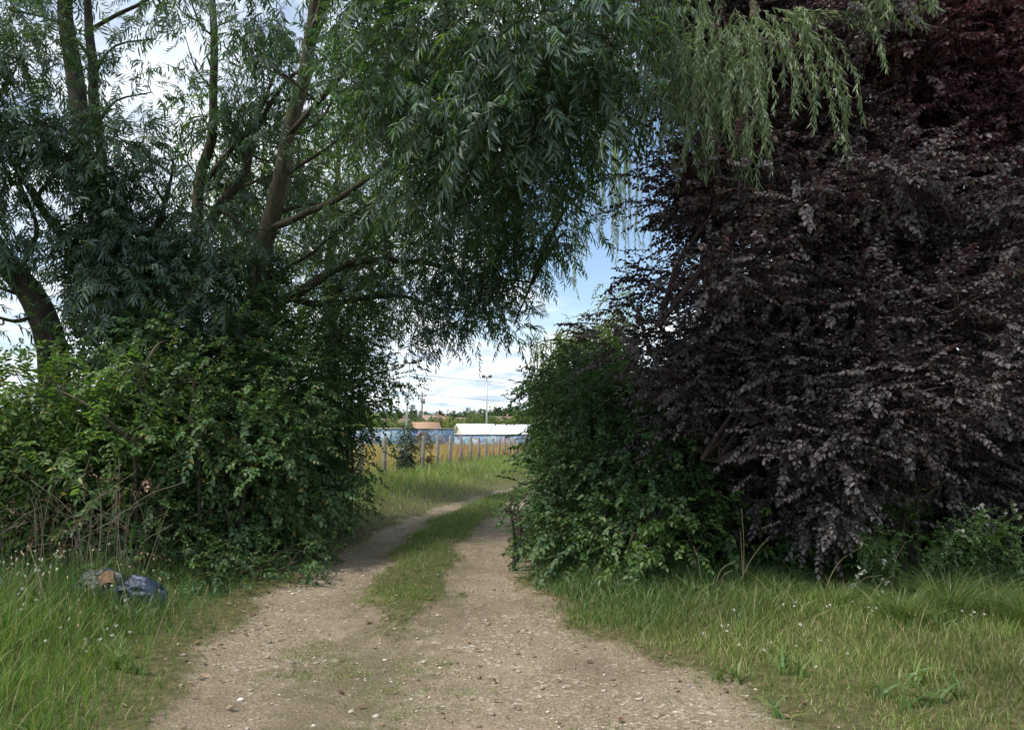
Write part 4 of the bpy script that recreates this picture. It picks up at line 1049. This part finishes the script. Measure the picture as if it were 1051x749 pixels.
tag(flower_heads(None, pts, .0115, rng, M['flower'], 'clover_flowers', 9), 'white clover heads in the short grass on the right verge', 'flowers', None, 'stuff')
# tall single straws
b = MB()
for (x0, y0, d, x1, y1) in [(150, 668, 5.2, 178, 608), (140, 640, 5.8, 120, 575), (118, 690, 4.8, 180, 716), (60, 650, 5.5, 30, 560), (10, 690, 4.7, 28, 650), (80, 660, 5.3, 110, 635), (170, 660, 5.4, 190, 635), (5, 660, 5.2, -4, 590), (100, 640, 6, 92, 560), (200, 640, 6, 214, 600)]:
    a0 = gp(x0, y0, d); a1 = P(x1, y1, d)
    b.tube(smooth_path([a0, (a0 + a1) / 2 + np.array([0, 0, .04]), a1], 6), np.linspace(.0026, .0016, 6), 4, 0)
tag(b.build('tall_straws', M['straw_stem']), 'tall pale straws leaning out of the left verge grass', 'straws', None, 'stuff')

# loose stones and leaf litter
rng = np.random.default_rng(81)
def pebbles(n, lo, hi, rng, prob, y0, y1, power=2.5):
    x, y = scatter(n, -2.6, 2.0, y0, y1, prob, rng)
    N = len(x); s = lo + (hi - lo) * rng.uniform(0, 1, N) ** power
    base = np.array([[1, 0, 0], [.3, .95, .1], [-.8, .6, 0], [-.8, -.6, .1], [.3, -.95, 0], [.35, .1, .75], [-.4, -.2, .65], [0, 0, -.6]], float)
    T = np.array([[0, 1, 5], [1, 2, 6], [1, 6, 5], [2, 3, 6], [3, 4, 6], [4, 5, 6], [4, 0, 5], [1, 0, 7], [2, 1, 7], [3, 2, 7], [4, 3, 7], [0, 4, 7]])
    a = rng.uniform(0, 6.28, N); ca, sa = np.cos(a), np.sin(a)
    Vb = base[None] * rng.uniform(.7, 1.3, (N, 8, 3)) * np.array([1, .8, .6])
    V = np.empty((N, 8, 3))
    V[..., 0] = (Vb[..., 0] * ca[:, None] - Vb[..., 1] * sa[:, None]) * s[:, None] + x[:, None]
    V[..., 1] = (Vb[..., 0] * sa[:, None] + Vb[..., 1] * ca[:, None]) * s[:, None] + y[:, None]
    V[..., 2] = Vb[..., 2] * s[:, None] + (height(x, y) + s * .12)[:, None]
    return V.reshape(-1, 3), ((np.arange(N) * 8)[:, None, None] + T[None]).reshape(-1, 3)
V, T = pebbles(22000, .003, .017, rng, lambda x, y: track_mask(x, y) * np.clip(1.25 - y / 14, .1, 1) * (.55 + .45 * wav(x, y, 1.3)), 2.6, 14, 3.2)
tag(mesh_obj('gravel', V, None, M['stone'], None, False, T), 'loose pale stones and grit lying over the track', 'gravel', None, 'stuff')
V, T = pebbles(420, .012, .03, rng, lambda x, y: track_mask(x, y) * .8, 2.8, 9, 2)
tag(mesh_obj('loose_stones', V, None, M['stone'], None, False, T), 'larger loose stones lying on the gravel', 'stones', None, 'stuff')
x, y = scatter(9000, -3.0, 2.2, 3, 11, lambda x, y: np.exp(-((track_mask(x, y) - .5) / .4) ** 2) * .22 * np.where(x < -.8, 1, .35) + .012, rng)
N = len(x)
g = leaf_geo(.05, .028, .3, -.2, 'ovate')
a = rng.uniform(0, 6.28, N); s = rng.uniform(.4, 1.1, N)
V = np.empty((N, 6, 3))
V[..., 0] = x[:, None] + s[:, None] * (g[None, :, 0] * np.cos(a)[:, None] - g[None, :, 1] * np.sin(a)[:, None])
V[..., 1] = y[:, None] + s[:, None] * (g[None, :, 0] * np.sin(a)[:, None] + g[None, :, 1] * np.cos(a)[:, None])
V[..., 2] = height(x, y)[:, None] + .006 + s[:, None] * (g[None, :, 2] + g[None, :, 0] * rng.normal(0, .2, N)[:, None] * .5) + .004
tag(mesh_obj('fallen_leaves', V.reshape(-1, 3), ((np.arange(N) * 6)[:, None, None] + LQ[None]).reshape(-1, 4), M['litter']), 'brown fallen leaves along the edges of the track', 'leaf litter', None, 'stuff')


# ------------------------------------------------------------------ rubbish in the grass
def sheet_bag(name, label, cat, cen, size, mat, seed, flat=.5, folds=9, rotz=0):
    bm = bmesh.new(); bmesh.ops.create_icosphere(bm, subdivisions=5, radius=1)
    rg = random.Random(seed); off = Vector((rg.uniform(0, 50),) * 3)
    for v in bm.verts:
        p = v.co.copy()
        crease = abs(mnoise.noise(Vector((p.x * 1.2, p.y * folds * .35, p.z * folds * .35)) + off))
        crum = mnoise.turbulence(p * 2.6 + off, 4, True)
        k = 1 + .30 * mnoise.noise(p * 1.3 + off) - .32 * crease + .16 * crum
        v.co = Vector((p.x * k * size[0], p.y * k * size[1], max(p.z, -flat) * k * size[2]))
    me = bpy.data.meshes.new(name); bm.to_mesh(me); bm.free()
    for p in me.polygons: p.use_smooth = True
    me.materials.append(mat)
    o = bpy.data.objects.new(name, me); COL.objects.link(o)
    o.location = cen; o.rotation_euler = (0, 0, rotz)
    return tag(o, label, cat)


def plastic(name, c1, c2, rough, coat=0):
    m = solid_mat(name, c1, c2, 5, rough, .5, 22, spec=.6); return m


pb = P(146, 612, 6.6); zb = H(pb[0], pb[1])
blue = sheet_bag('plastic_bag', 'crumpled shiny blue plastic bag dumped in the long grass', 'bag', (pb[0], 6.6, zb + .05), (.22, .15, .15), plastic('blue_plastic', (.008, .018, .045), (.03, .06, .115), .3), 3, rotz=.4)
blue.rotation_euler = (0, .35, .25)
pk = P(105, 612, 6.7)
sheet_bag('bin_bag', 'flattened black striped bin bag beside the blue bag', 'bag', (pk[0], 6.72, H(pk[0], 6.72) + .075), (.24, .17, .17), plastic('black_plastic', (.012, .013, .016), (.05, .055, .065), .3), 5, folds=22)
# torn cardboard resting on the black bag
bm = bmesh.new()
nx_, ny_ = 10, 5
grid = [[bm.verts.new(((i / nx_ - .5) * .20 * (1 - .25 * j / ny_), (j / ny_ - .5) * .12, .035 * math.sin(i / nx_ * 2.6) + .01 * math.sin(j * 1.7 + i) + .04 * j / ny_)) for j in range(ny_ + 1)] for i in range(nx_ + 1)]
for i in range(nx_):
    for j in range(ny_):
        bm.faces.new((grid[i][j], grid[i + 1][j], grid[i + 1][j + 1], grid[i][j + 1]))
geo = bmesh.ops.solidify(bm, geom=bm.faces[:], thickness=.006)
me = bpy.data.meshes.new('cardboard_scrap'); bm.to_mesh(me); bm.free()
me.materials.append(solid_mat('torn_cardboard', (.36, .21, .13), (.50, .33, .22), 12, .85))
o = bpy.data.objects.new('cardboard_scrap', me); COL.objects.link(o)
pc = P(108, 598, 6.62); o.location = (pc[0], 6.62, pc[2]); o.rotation_euler = (.5, -.25, .1)
tag(o, 'torn orange brown cardboard scrap lying on the black bin bag', 'cardboard')
# withered dock plant near the bags
g0 = gp(42, 610, 6.9)
t = thing('withered_dock', 'small rust brown withered plant left of the black bin bag', 'plant', base_at(g0))
n = 26
pos = np.array([P(42 + rng.normal(0, 7), 597 + rng.normal(0, 4), 6.9 + rng.normal(0, .04)) for _ in range(n)])
LV, LF, TV, TF = sprays(pos, rng.normal(0, 1, (n, 3)), rng.uniform(.3, .5, n), 'ivy', .5, rng)
M['rust'] = leaf_mat('rust_leaf', [(0, (.16, .06, .03)), (1, (.30, .13, .07))], rough=.7, trans=.15, tint=(1, 1, 1))
mesh_obj('leaves', LV, LF, M['rust'], t)
b = MB(); b.tube(np.array([g0, P(42, 598, 6.9)]), [.006, .003], 5, .1); b.build('stem', M['twig'], t)

# ------------------------------------------------------------------ fence
M['post'] = solid_mat('weathered_post', (.20, .18, .15), (.38, .35, .30), 4, .9, .5, 30, stretch=(6, 6, 1))
M['wire'] = solid_mat('fence_wire', (.20, .19, .18), (.34, .31, .29), 3, .5, metallic=.6)
f0 = np.array([-3.67, 18.0, 0]); fs = np.array([.272, 1.96, 0])
t = thing('wire_fence', 'wooden post and wire fence running along the dry field', 'fence', (f0[0], f0[1], H(f0[0], f0[1])))
tops = []
for k in range(-3, 16):
    p = f0 + fs * k; g = H(p[0], p[1])
    hh = 1.12 + rng.uniform(-.05, .05); lx, ly = rng.normal(0, .012, 2)
    top = np.array([p[0] + lx, p[1] + ly, g + hh])
    b = MB(); b.tube(np.array([[p[0], p[1], g - .2], (np.array([p[0], p[1], g]) + top) / 2, top - [0, 0, .02], top]), [.062, .06, .057, .045], 9, .05)
    b.build('post', M['post'], t, False); tops.append((p, g, top))
for hz in (.18, .45, .72, 1.0):
    b = MB()
    b.tube(np.array([(p[0] + (tp[0] - p[0]) * hz / 1.12 + .06, p[1], g + hz + .01 * math.sin(i * 9)) for i, (p, g, tp) in enumerate(tops)]), .0045, 4, 0, False)
    b.build('wire', M['wire'], t)
rng = np.random.default_rng(91)
for (k, rad, n, mat, label, zt) in [(2, [.11, .17, .15], 230, M['ivy_far'], 'rounded glossy ivy clump swallowing a fence post', 1.5), (3.15, [.07, .13, .15], 110, M['hop'], 'brownish creeper growing over a fence post behind the ivy clump', 1.45)]:
    p = f0 + fs * k; g = H(p[0], p[1])
    ivy_on('ivy' if k == 2 else 'creeper', label, smooth_path([[p[0], p[1], g + .12], [p[0], p[1], g + .6], [p[0], p[1], g + zt - .1]], 8), rad, n, rng, mat, .85)

# ------------------------------------------------------------------ far buildings and trees
M['white_roof'] = solid_mat('white_sheet_roof', (.70, .70, .68), (.82, .82, .80), 2, .6)
M['grey_trim'] = solid_mat('grey_trim', (.16, .17, .18), (.26, .27, .28), 2, .7)
M['brick'] = solid_mat('brick', (.32, .17, .11), (.42, .25, .17), 3, .9)
M['orange_tile'] = solid_mat('orange_tile', (.34, .20, .13), (.44, .28, .18), 1.5, .85)
M['pink_tile'] = solid_mat('pink_tile', (.27, .19, .15), (.36, .26, .21), 1.5, .85)
M['render'] = solid_mat('pale_render', (.55, .50, .43), (.66, .61, .53), 1.5, .9)
M['window'] = solid_mat('window_glass', (.04, .05, .06), (.09, .10, .12), 1, .15, spec=.8)
M['pole'] = solid_mat('galvanised_pole', (.45, .46, .46), (.62, .62, .62), 2, .5, metallic=.3)
M['dark_pole'] = solid_mat('timber_pole', (.16, .13, .11), (.25, .21, .18), 2, .85)


def graffiti_mat():
    m, t, out = nt('graffiti_paint')
    tc = t.nodes.new('ShaderNodeTexCoord')
    mp = t.nodes.new('ShaderNodeMapping'); mp.inputs['Scale'].default_value = (1, 1, .55); t.links.new(tc.outputs['Object'], mp.inputs[0])
    wp = t.nodes.new('ShaderNodeTexNoise'); wp.inputs['Scale'].default_value = .9; wp.inputs['Detail'].default_value = 3
    t.links.new(mp.outputs[0], wp.inputs[0])
    w = t.nodes.new('ShaderNodeVectorMath'); w.operation = 'MULTIPLY_ADD'; w.inputs[1].default_value = (1.6, 1.6, 1.6)
    t.links.new(wp.outputs['Color'], w.inputs[0]); t.links.new(mp.outputs[0], w.inputs[2])
    v = t.nodes.new('ShaderNodeTexVoronoi'); v.inputs['Scale'].default_value = 1.5; t.links.new(w.outputs[0], v.inputs['Vector'])
    s = t.nodes.new('ShaderNodeSeparateColor'); t.links.new(v.outputs['Color'], s.inputs[0])
    r = ramp(t, [(0, (.12, .26, .36)), (.16, (.30, .44, .52)), (.3, (.07, .20, .42)), (.42, (.40, .45, .52)), (.55, (.15, .36, .40)), (.68, (.30, .22, .40)), (.76, (.20, .33, .50)), (.9, (.42, .30, .38)), (.97, (.05, .08, .2))], 'CONSTANT')
    t.links.new(s.outputs[0], r.inputs[0])
    ve = t.nodes.new('ShaderNodeTexVoronoi'); ve.feature = 'DISTANCE_TO_EDGE'; ve.inputs['Scale'].default_value = 1.5; t.links.new(w.outputs[0], ve.inputs['Vector'])
    gr = mixc(t, r.outputs[0], (.30, .34, .38), .3)
    col = mixc(t, (.10, .12, .2), gr, maprange(t, ve.outputs[0], .02, .06, 0, 1))
    p = t.nodes.new('ShaderNodeBsdfPrincipled'); t.links.new(col, p.inputs['Base Color']); p.inputs['Roughness'].default_value = .6
    t.links.new(p.outputs[0], out.inputs[0]); return m


M['graffiti'] = graffiti_mat()
WY = 76.
wl, wr = P(330, 440, WY)[0], P(560, 440, WY)[0]
gz = H(0, WY)
t = thing('graffiti_wall', 'long low wall covered in blue and purple graffiti beyond the field', 'wall', ((wl + wr) / 2, WY, gz))
tl, tr = P(400, 440.0, WY)[2], P(400, 446.0, WY)[2]; xm = P(466, 440, WY)[0]
for (a, c, tp, nm) in ((wl, xm, tl, 'painted_face'), (xm + .003, wr, tr, 'painted_face')):
    b = MB(); b.box((a, WY, gz - .3), (c, WY + .25, tp)); b.build(nm, M['graffiti'], t)
    b = MB(); b.box((a - .04 if a == wl else a, WY - .05, tp + .003), (c, WY + .3, tp + .07)); b.build('coping', M['render'], t)


def gable(name, label, cat, px, d, W, D, wallh, roofh, rotz, wallm, roofm, group=None, chimney=True, windows=3, z=None):
    """house with gabled roof, ridge along its local x"""
    x = P(px, 435, d)[0]; g = H(x, d) if z is None else z
    t = thing(name, label, cat, (x, d, g), group)
    Mx = Matrix.Translation((x, d, g)) @ Matrix.Rotation(rotz, 4, 'Z')
    T = lambda a: np.array([list(Mx @ Vector(v)) for v in a])
    b = MB(); w, e = W / 2, D / 2
    b.add(T([(-w, -e, -.5), (w, -e, -.5), (w, e, -.5), (-w, e, -.5), (-w, -e, wallh), (w, -e, wallh), (w, e, wallh), (-w, e, wallh), (-w, 0, wallh + roofh - .1), (w, 0, wallh + roofh - .1)]),
          [[0, 1, 5, 4], [2, 3, 7, 6]] , None)
    V = T([(-w, -e, -.5), (-w, e, -.5), (-w, e, wallh), (-w, -e, wallh), (-w, 0, wallh + roofh - .1), (w, -e, -.5), (w, e, -.5), (w, e, wallh), (w, -e, wallh), (w, 0, wallh + roofh - .1)])
    b.add(V, [[1, 0, 3, 2], [5, 6, 7, 8]], [[3, 4, 2], [8, 7, 9]])
    b.build('wall', wallm, t)
    o = .35; s = roofh / e
    b = MB()
    for sg in (-1, 1):
        ye = sg * (e + o); ze = wallh - o * s
        V = T([(-w - o, ye, ze), (w + o, ye, ze), (w + o, 0, wallh + roofh), (-w - o, 0, wallh + roofh), (-w - o, ye, ze + .16), (w + o, ye, ze + .16), (w + o, 0, wallh + roofh + .16), (-w - o, 0, wallh + roofh + .16)])
        b.add(V, [[0, 1, 2, 3], [4, 7, 6, 5], [0, 4, 5, 1], [0, 3, 7, 4], [1, 5, 6, 2]])
    ro = b.build('roof', roofm, t)
    if chimney:
        b = MB(); b.box((w * .55, -.35, wallh + roofh * .6), (w * .55 + .8, .35, wallh + roofh + 1.1), Mx); b.build('chimney', M['brick'], ro)
    for i in range(windows):
        xx = -w + W * (i + .5) / windows
        b = MB(); b.box((xx - .55, -e - .04, wallh * .45), (xx + .55, -e + .02, wallh * .45 + 1.2), Mx); b.build('window', M['window'], t)
    return t


# white sheds
def shed(label, x0, x1, d, ytop, D, gap):
    a, c = P(x0, 440, d)[0], P(x1, 440, d)[0]
    W = c - a; g = H(0, d); zt = P(400, ytop, d)[2]; ze = P(400, ytop + 10, d)[2]
    return gable('white_shed', label, 'shed', (x0 + x1) / 2, d, W, D, ze - g, zt - ze, gap, M['render'], M['white_roof'], 'white roofed sheds beyond the graffiti wall', False, 0)
shed('white roofed shed left of the other, showing its pale gable end', 471, 505, 98, 436, 9, .22)
shed('white roofed shed at the right, partly hidden by the hedge corner', 512, 546, 94, 436.8, 8, -.2)
b = None
gable('brick_house', 'house with a broad orange tiled roof rising above the graffiti wall', 'house', 437, 112, 3.4, 5, 1.5, 1.35, .3, M['brick'], M['orange_tile'], None, False, 2)
for (px, d, w, lab, wm, rm, wh) in [(404, 240, 16, 'long low pinkish roofed house far left of the tall lamp poles', M['render'], M['pink_tile'], 2.6), (443, 330, 12, 'far house with pinkish roof near the utility pole', M['render'], M['pink_tile'], 5), (453, 350, 9, 'tiny far cream house right of the utility pole', M['render'], M['orange_tile'], 4.5),
                                     (476, 380, 10, 'far cream house behind the dark spire shaped tree', M['render'], M['pink_tile'], 4), (514, 300, 12, 'far pale house with pinkish roof at the hedge edge', M['render'], M['pink_tile'], 4)]:
    gable('far_house', lab, 'house', px, d, w * .7, 6, wh * .8, 2.2, rng.uniform(-.3, .3), wm, rm, 'far houses on the slope', True, 3)

# poles and cables
def light_pole(px, ytop, ybase, d, label, head, lean=0, mat=None, r=.11, name='floodlight_pole', group='tall poles beyond the field'):
    x = P(px, 435, d)[0]; g = H(x, d); zt = P(px, ytop, d)[2]
    t = thing(name, label, 'pole', (x, d, g), group)
    b = MB(); b.tube(np.array([[x, d, g - .3], [x + lean * .5, d, (g + zt) / 2], [x + lean, d, zt]]), [r, r * .8, r * .6], 8); b.build('mast', mat or M['pole'], t, True)
    if head == 'flood':
        b = MB(); b.box((x + lean - .75, d - .08, zt - .12), (x + lean + .75, d + .08, zt + .04)); b.build('crossarm', M['grey_trim'], t)
        for s in (-.5, .5):
            b = MB(); b.box((x + lean + s - .25, d - .28, zt + .045), (x + lean + s + .25, d + .1, zt + .34)); b.build('lamp_head', M['grey_trim'], t)
    elif head == 'utility':
        b = MB(); b.box((x + lean - .9, d - .1, zt - .9), (x + lean + .9, d + .1, zt - .7)); b.build('crossarm', mat, t)
        for s in (-.7, 0, .7):
            b = MB(); b.tube(np.array([[x + lean + s, d, zt - .7], [x + lean + s, d, zt - .35]]), [.09, .05], 6); b.build('insulator', M['render'], t)
        b = MB(); b.tube(np.array([[x + lean + .35, d - .2, zt - 2.4], [x + lean + .35, d - .2, zt - 1.4]]), .3, 8); b.build('transformer', M['grey_trim'], t)
    return np.array([x + lean, d, zt])


pA = light_pole(416, 372, 440, 92, 'tall thin pale lamp pole nearest the hawthorn', 'flood', .45, r=.15)
pB = light_pole(499.5, 387, 433, 110, 'tall pale lamp pole with a crossarm behind the white sheds', 'flood', 0, r=.16)
pU = light_pole(433, 402, 430, 150, 'dark utility pole with transformer between the two lamp poles', 'utility', 0, M['dark_pole'], .2, 'utility_pole')
def cable(p0, p1, sag, label):
    s = np.linspace(0, 1, 24)[:, None]
    pts = p0 * (1 - s) + p1 * s - np.array([0, 0, 1.]) * 4 * sag * s * (1 - s)
    b = MB(); b.tube(pts, .03, 5, 0, False)
    tag(b.build('overhead_cable', M['grey_trim']), label, 'cable', 'overhead cables across the sky gap')
cable(P(300, 366, 120), P(640, 401, 112), .8, 'upper overhead cable crossing the sky in the gap')
cable(P(300, 387, 128), P(640, 419, 120), .8, 'lower overhead cable crossing the sky in the gap')

# far trees
M['far_leaf'] = [leaf_mat('far_leaf_%s' % n, s, rough=.55, trans=.3, nscale=.3) for n, s in (
    ('dark', [(0, (.03, .055, .028)), (1, (.06, .10, .045))]), ('mid', [(0, (.07, .11, .035)), (1, (.12, .17, .055))]), ('pale', [(0, (.14, .18, .06)), (1, (.22, .25, .10))]))]
far_specs = [
    # px, top y, d, width px, kind, spire, label
    (366, 420, 210, 26, 1, 0, 'bushy mid green tree seen through the hawthorn twigs'),
    (385, 424, 230, 24, 2, 0, 'pale green rounded tree far left in the gap'),
    (401, 421, 420, 18, 0, 0, 'dark far tree left of the tall lamp pole'),
    (413, 423, 400, 14, 0, 0, 'dark far tree just behind the tall lamp pole'),
    (423.5, 415, 150, 13, 0, 1, 'dark pointed conifer right of the tall lamp pole'),
    (428, 427, 140, 16, 1, 0, 'mid green bush at the foot of the pointed conifer'),
    (408, 431, 135, 22, 2, 0, 'pale green bush above the left end of the graffiti wall'),
    (392, 432, 130, 22, 1, 0, 'mid green bush above the graffiti wall by the hawthorn'),
    (441, 424, 430, 14, 0, 0, 'small dark far tree right of the utility pole'),
    (452, 420, 400, 13, 0, 0, 'dark rounded far tree above the orange roof'),
    (459, 423, 420, 11, 0, 0, 'small dark rounded far tree over the pale bushes'),
    (466, 421, 410, 13, 0, 0, 'dark far tree left of the slim pointed tree'),
    (453, 427, 160, 16, 1, 0, 'mid green bush right behind the orange roof'),
    (464, 428, 150, 20, 2, 0, 'yellow green bush left of the white sheds'),
    (474, 426, 170, 15, 1, 0, 'mid green tree beside the slim pointed tree'),
    (481.5, 418, 120, 9, 1, 1, 'slim pointed tree standing over the white sheds'),
    (490, 424, 190, 17, 2, 0, 'yellow green tree behind the first white shed'),
    (496, 421, 420, 16, 0, 0, 'dark far tree left of the crossarm lamp pole'),
    (508, 426, 180, 20, 1, 0, 'mid green tree right of the crossarm lamp pole'),
    (510, 419, 560, 24, 0, 0, 'dark hilltop clump right of the crossarm lamp pole'),
    (528, 419, 560, 26, 0, 0, 'dark hilltop clump meeting the hedge corner'),
    (523, 427, 150, 18, 2, 0, 'pale green bush over the second white shed'),
    (538, 424, 200, 24, 1, 0, 'mid green tree partly behind the hedge corner'),
    (440, 431, 220, 12, 2, 0, 'pale bush under the utility pole'),
    (402, 426, 190, 20, 1, 0, 'mid green tree in front of the long low far house'),
    (445, 426.5, 200, 11, 1, 0, 'small green tree in front of the far house by the utility pole'),
    (478, 427, 230, 13, 0, 0, 'small dark tree left of the slim pointed tree'),
    (503, 427, 210, 14, 2, 0, 'yellow green tree right beside the crossarm lamp pole'),
    (516, 426.5, 230, 13, 0, 0, 'small dark tree over the second white shed'),
    (350, 422, 260, 26, 0, 0, 'dark tree glimpsed at the left of the gap'),
]
rng = np.random.default_rng(101)
for (px, yt, d, wpx, kind, spire, lab) in far_specs:
    x = P(px, 435, d)[0]; g = H(x, d); zt = P(px, yt, d)[2]; hh = max(1.5, zt - g); W = wpx * d / F
    t = thing('conifer' if spire else 'far_tree', lab, 'tree', (x, d, g), 'trees far beyond the field')
    b = MB(); b.tube(np.array([[x, d, g - .2], [x + .05 * W, d, g + hh * .4], [x, d, g + hh * .85]]), [W * .04, W * .03, W * .012], 6, .1); b.build('trunk', M['bark_dark'], t, True)
    s_ = W / 8
    if spire:
        n = 420; v = rng.uniform(.04, 1, n); a = rng.uniform(0, 6.28, n); r = (W / 2) * (1 - v) ** .8 * rng.uniform(.4, 1.1, n) + .05 * W
        pos = np.stack([x + np.cos(a) * r, d + np.sin(a) * r, g + hh * v], 1); o = np.stack([np.cos(a), np.sin(a), np.full(n, -.2)], 1); ls = W * .13
    else:
        n = 520; nb = 9
        bc = np.stack([rng.normal(0, W * .24, nb), rng.normal(0, W * .24, nb), rng.uniform(.35, .82, nb) * hh], 1); br = rng.uniform(.16, .30, nb) * W
        k = rng.integers(0, nb, n); u = unit(rng.normal(0, 1, (n, 3))); pos = np.array([x, d, g]) + bc[k] + u * br[k][:, None] * rng.uniform(.55, 1.1, (n, 1)) * np.array([1, 1, min(1, hh / W)])
        pos[:, 2] = np.clip(pos[:, 2], g + .05 * hh, g + hh * .98); o = u; ls = W * .105
    LV, LF, TV, TF = sprays(pos, unit(o + rng.normal(0, .5, (n, 3))), rng.uniform(.6, 1.2, n) * ls, 'far', .02, rng)
    mesh_obj('crown', LV, LF, M['far_leaf'][kind], t)
# woodland band on the hill
n = 5200
x = rng.uniform(-700, 420, n); y = 900 + rng.uniform(-60, 260, n)
pos = np.stack([x, y, height(x, y) + rng.uniform(0, 9, n) * (1 + .5 * np.sin(x * .05) * np.sin(x * .021))], 1)
LV, LF, TV, TF = sprays(pos, rng.normal(0, 1, (n, 3)), rng.uniform(3, 6.5, n), 'far', .0, rng)
tag(mesh_obj('woodland', LV, LF, M['far_leaf'][0]), 'dark band of woodland along the far hilltop', 'woodland', None, 'stuff')
n = 3000
x = rng.uniform(-45, 30, n); y = 170 + rng.uniform(-4, 6, n)
pos = np.stack([x, y, height(x, y) + rng.uniform(0, 3.4, n) * (1 + .35 * np.sin(x * .5) + .3 * np.sin(x * 1.3))], 1)
LV, LF, TV, TF = sprays(pos, rng.normal(0, 1, (n, 3)), rng.uniform(.5, 1.0, n), 'far', .0, rng)
tag(mesh_obj('undergrowth', LV, LF, M['far_leaf'][1]), 'low scrub behind the sheds and graffiti wall', 'scrub', None, 'stuff')
print('LEAVES', nleaf)

# ------------------------------------------------------------------ light, sky, camera
SUN_AZ = Vector((-.92, -.38, 0)).normalized(); ELEV = math.radians(55)
sdir = Vector((SUN_AZ.x * math.cos(ELEV), SUN_AZ.y * math.cos(ELEV), math.sin(ELEV)))
L = bpy.data.lights.new('sun', 'SUN'); L.energy = 2.5; L.angle = math.radians(5.0); L.color = (1, .94, .85)
so = bpy.data.objects.new('sun', L); COL.objects.link(so)
so.rotation_euler = (-sdir).to_track_quat('-Z', 'Y').to_euler()

W = bpy.data.worlds.new('World'); SC.world = W; W.use_nodes = True
t = W.node_tree; t.nodes.clear()
out = t.nodes.new('ShaderNodeOutputWorld'); bg = t.nodes.new('ShaderNodeBackground'); bg.inputs[1].default_value = .125
sky = t.nodes.new('ShaderNodeTexSky'); sky.sky_type = 'NISHITA'; sky.sun_disc = False
sky.sun_elevation = ELEV; sky.sun_rotation = math.atan2(sdir.x, sdir.y); sky.air_density = 1.0; sky.dust_density = .6; sky.ozone_density = 1.4
tc = t.nodes.new('ShaderNodeTexCoord')
sep = t.nodes.new('ShaderNodeSeparateXYZ'); t.links.new(tc.outputs['Generated'], sep.inputs[0])
def mth(op, a, b_=None):
    n = t.nodes.new('ShaderNodeMath'); n.operation = op
    for i, v in enumerate((a, b_)):
        if v is None: continue
        if hasattr(v, 'is_linked'): t.links.new(v, n.inputs[i])
        else: n.inputs[i].default_value = v
    return n.outputs[0]
den = mth('ADD', mth('MAXIMUM', sep.outputs[2], 0), .14)
cmb = t.nodes.new('ShaderNodeCombineXYZ'); t.links.new(mth('DIVIDE', sep.outputs[0], den), cmb.inputs[0]); t.links.new(mth('DIVIDE', sep.outputs[1], den), cmb.inputs[1])
n1 = t.nodes.new('ShaderNodeTexNoise'); n1.inputs['Scale'].default_value = 1.5; n1.inputs['Detail'].default_value = 9; n1.inputs['Roughness'].default_value = .55; n1.inputs['Distortion'].default_value = .3
t.links.new(cmb.outputs[0], n1.inputs['Vector'])
gap = P(625, 215, 10) - np.array([0, 0, EYE]); gap = gap / np.linalg.norm(gap)
dot = t.nodes.new('ShaderNodeVectorMath'); dot.operation = 'DOT_PRODUCT'; dot.inputs[1].default_value = tuple(gap)
t.links.new(tc.outputs['Generated'], dot.inputs[0])
hole = maprange(t, dot.outputs['Value'], .984, .998, 0, .3)
cov = mth('SUBTRACT', n1.outputs['Fac'], hole)
covm = mth('MAXIMUM', maprange(t, cov, .36, .52, 0, 1), maprange(t, sep.outputs[2], .16, .02, 0, .92))
n2 = t.nodes.new('ShaderNodeTexNoise'); n2.inputs['Scale'].default_value = 3.4; n2.inputs['Detail'].default_value = 8
t.links.new(cmb.outputs[0], n2.inputs['Vector'])
cc = ramp(t, [(.33, (3.2, 3.9, 4.9)), (.5, (5.2, 5.7, 6.3)), (.64, (7.3, 7.4, 7.5))]); t.links.new(n2.outputs['Fac'], cc.inputs[0])
col = mixc(t, sky.outputs[0], cc.outputs[0], covm)
t.links.new(col, bg.inputs[0]); t.links.new(bg.outputs[0], out.inputs[0])

cam = bpy.data.cameras.new('camera'); cam.sensor_width = 36; cam.lens = 36 * F / 1051; cam.clip_end = 9000; cam.clip_start = .05
co = bpy.data.objects.new('camera', cam); COL.objects.link(co)
co.location = (0, 0, EYE); co.rotation_euler = (math.radians(90) + TH, 0, 0)
SC.camera = co

SC.view_settings.view_transform = 'Standard'; SC.view_settings.look = 'None'
SC.view_settings.exposure = .66; SC.view_settings.gamma = 1; SC.view_settings.use_curve_mapping = False
SC.render.engine = 'CYCLES'
c = SC.cycles
c.max_bounces = 10; c.diffuse_bounces = 6; c.glossy_bounces = 2; c.transmission_bounces = 6; c.transparent_max_bounces = 4
c.use_adaptive_sampling = True; c.adaptive_threshold = .02
c.use_denoising = True; c.sample_clamp_indirect = 6
c.caustics_reflective = False; c.caustics_refractive = False
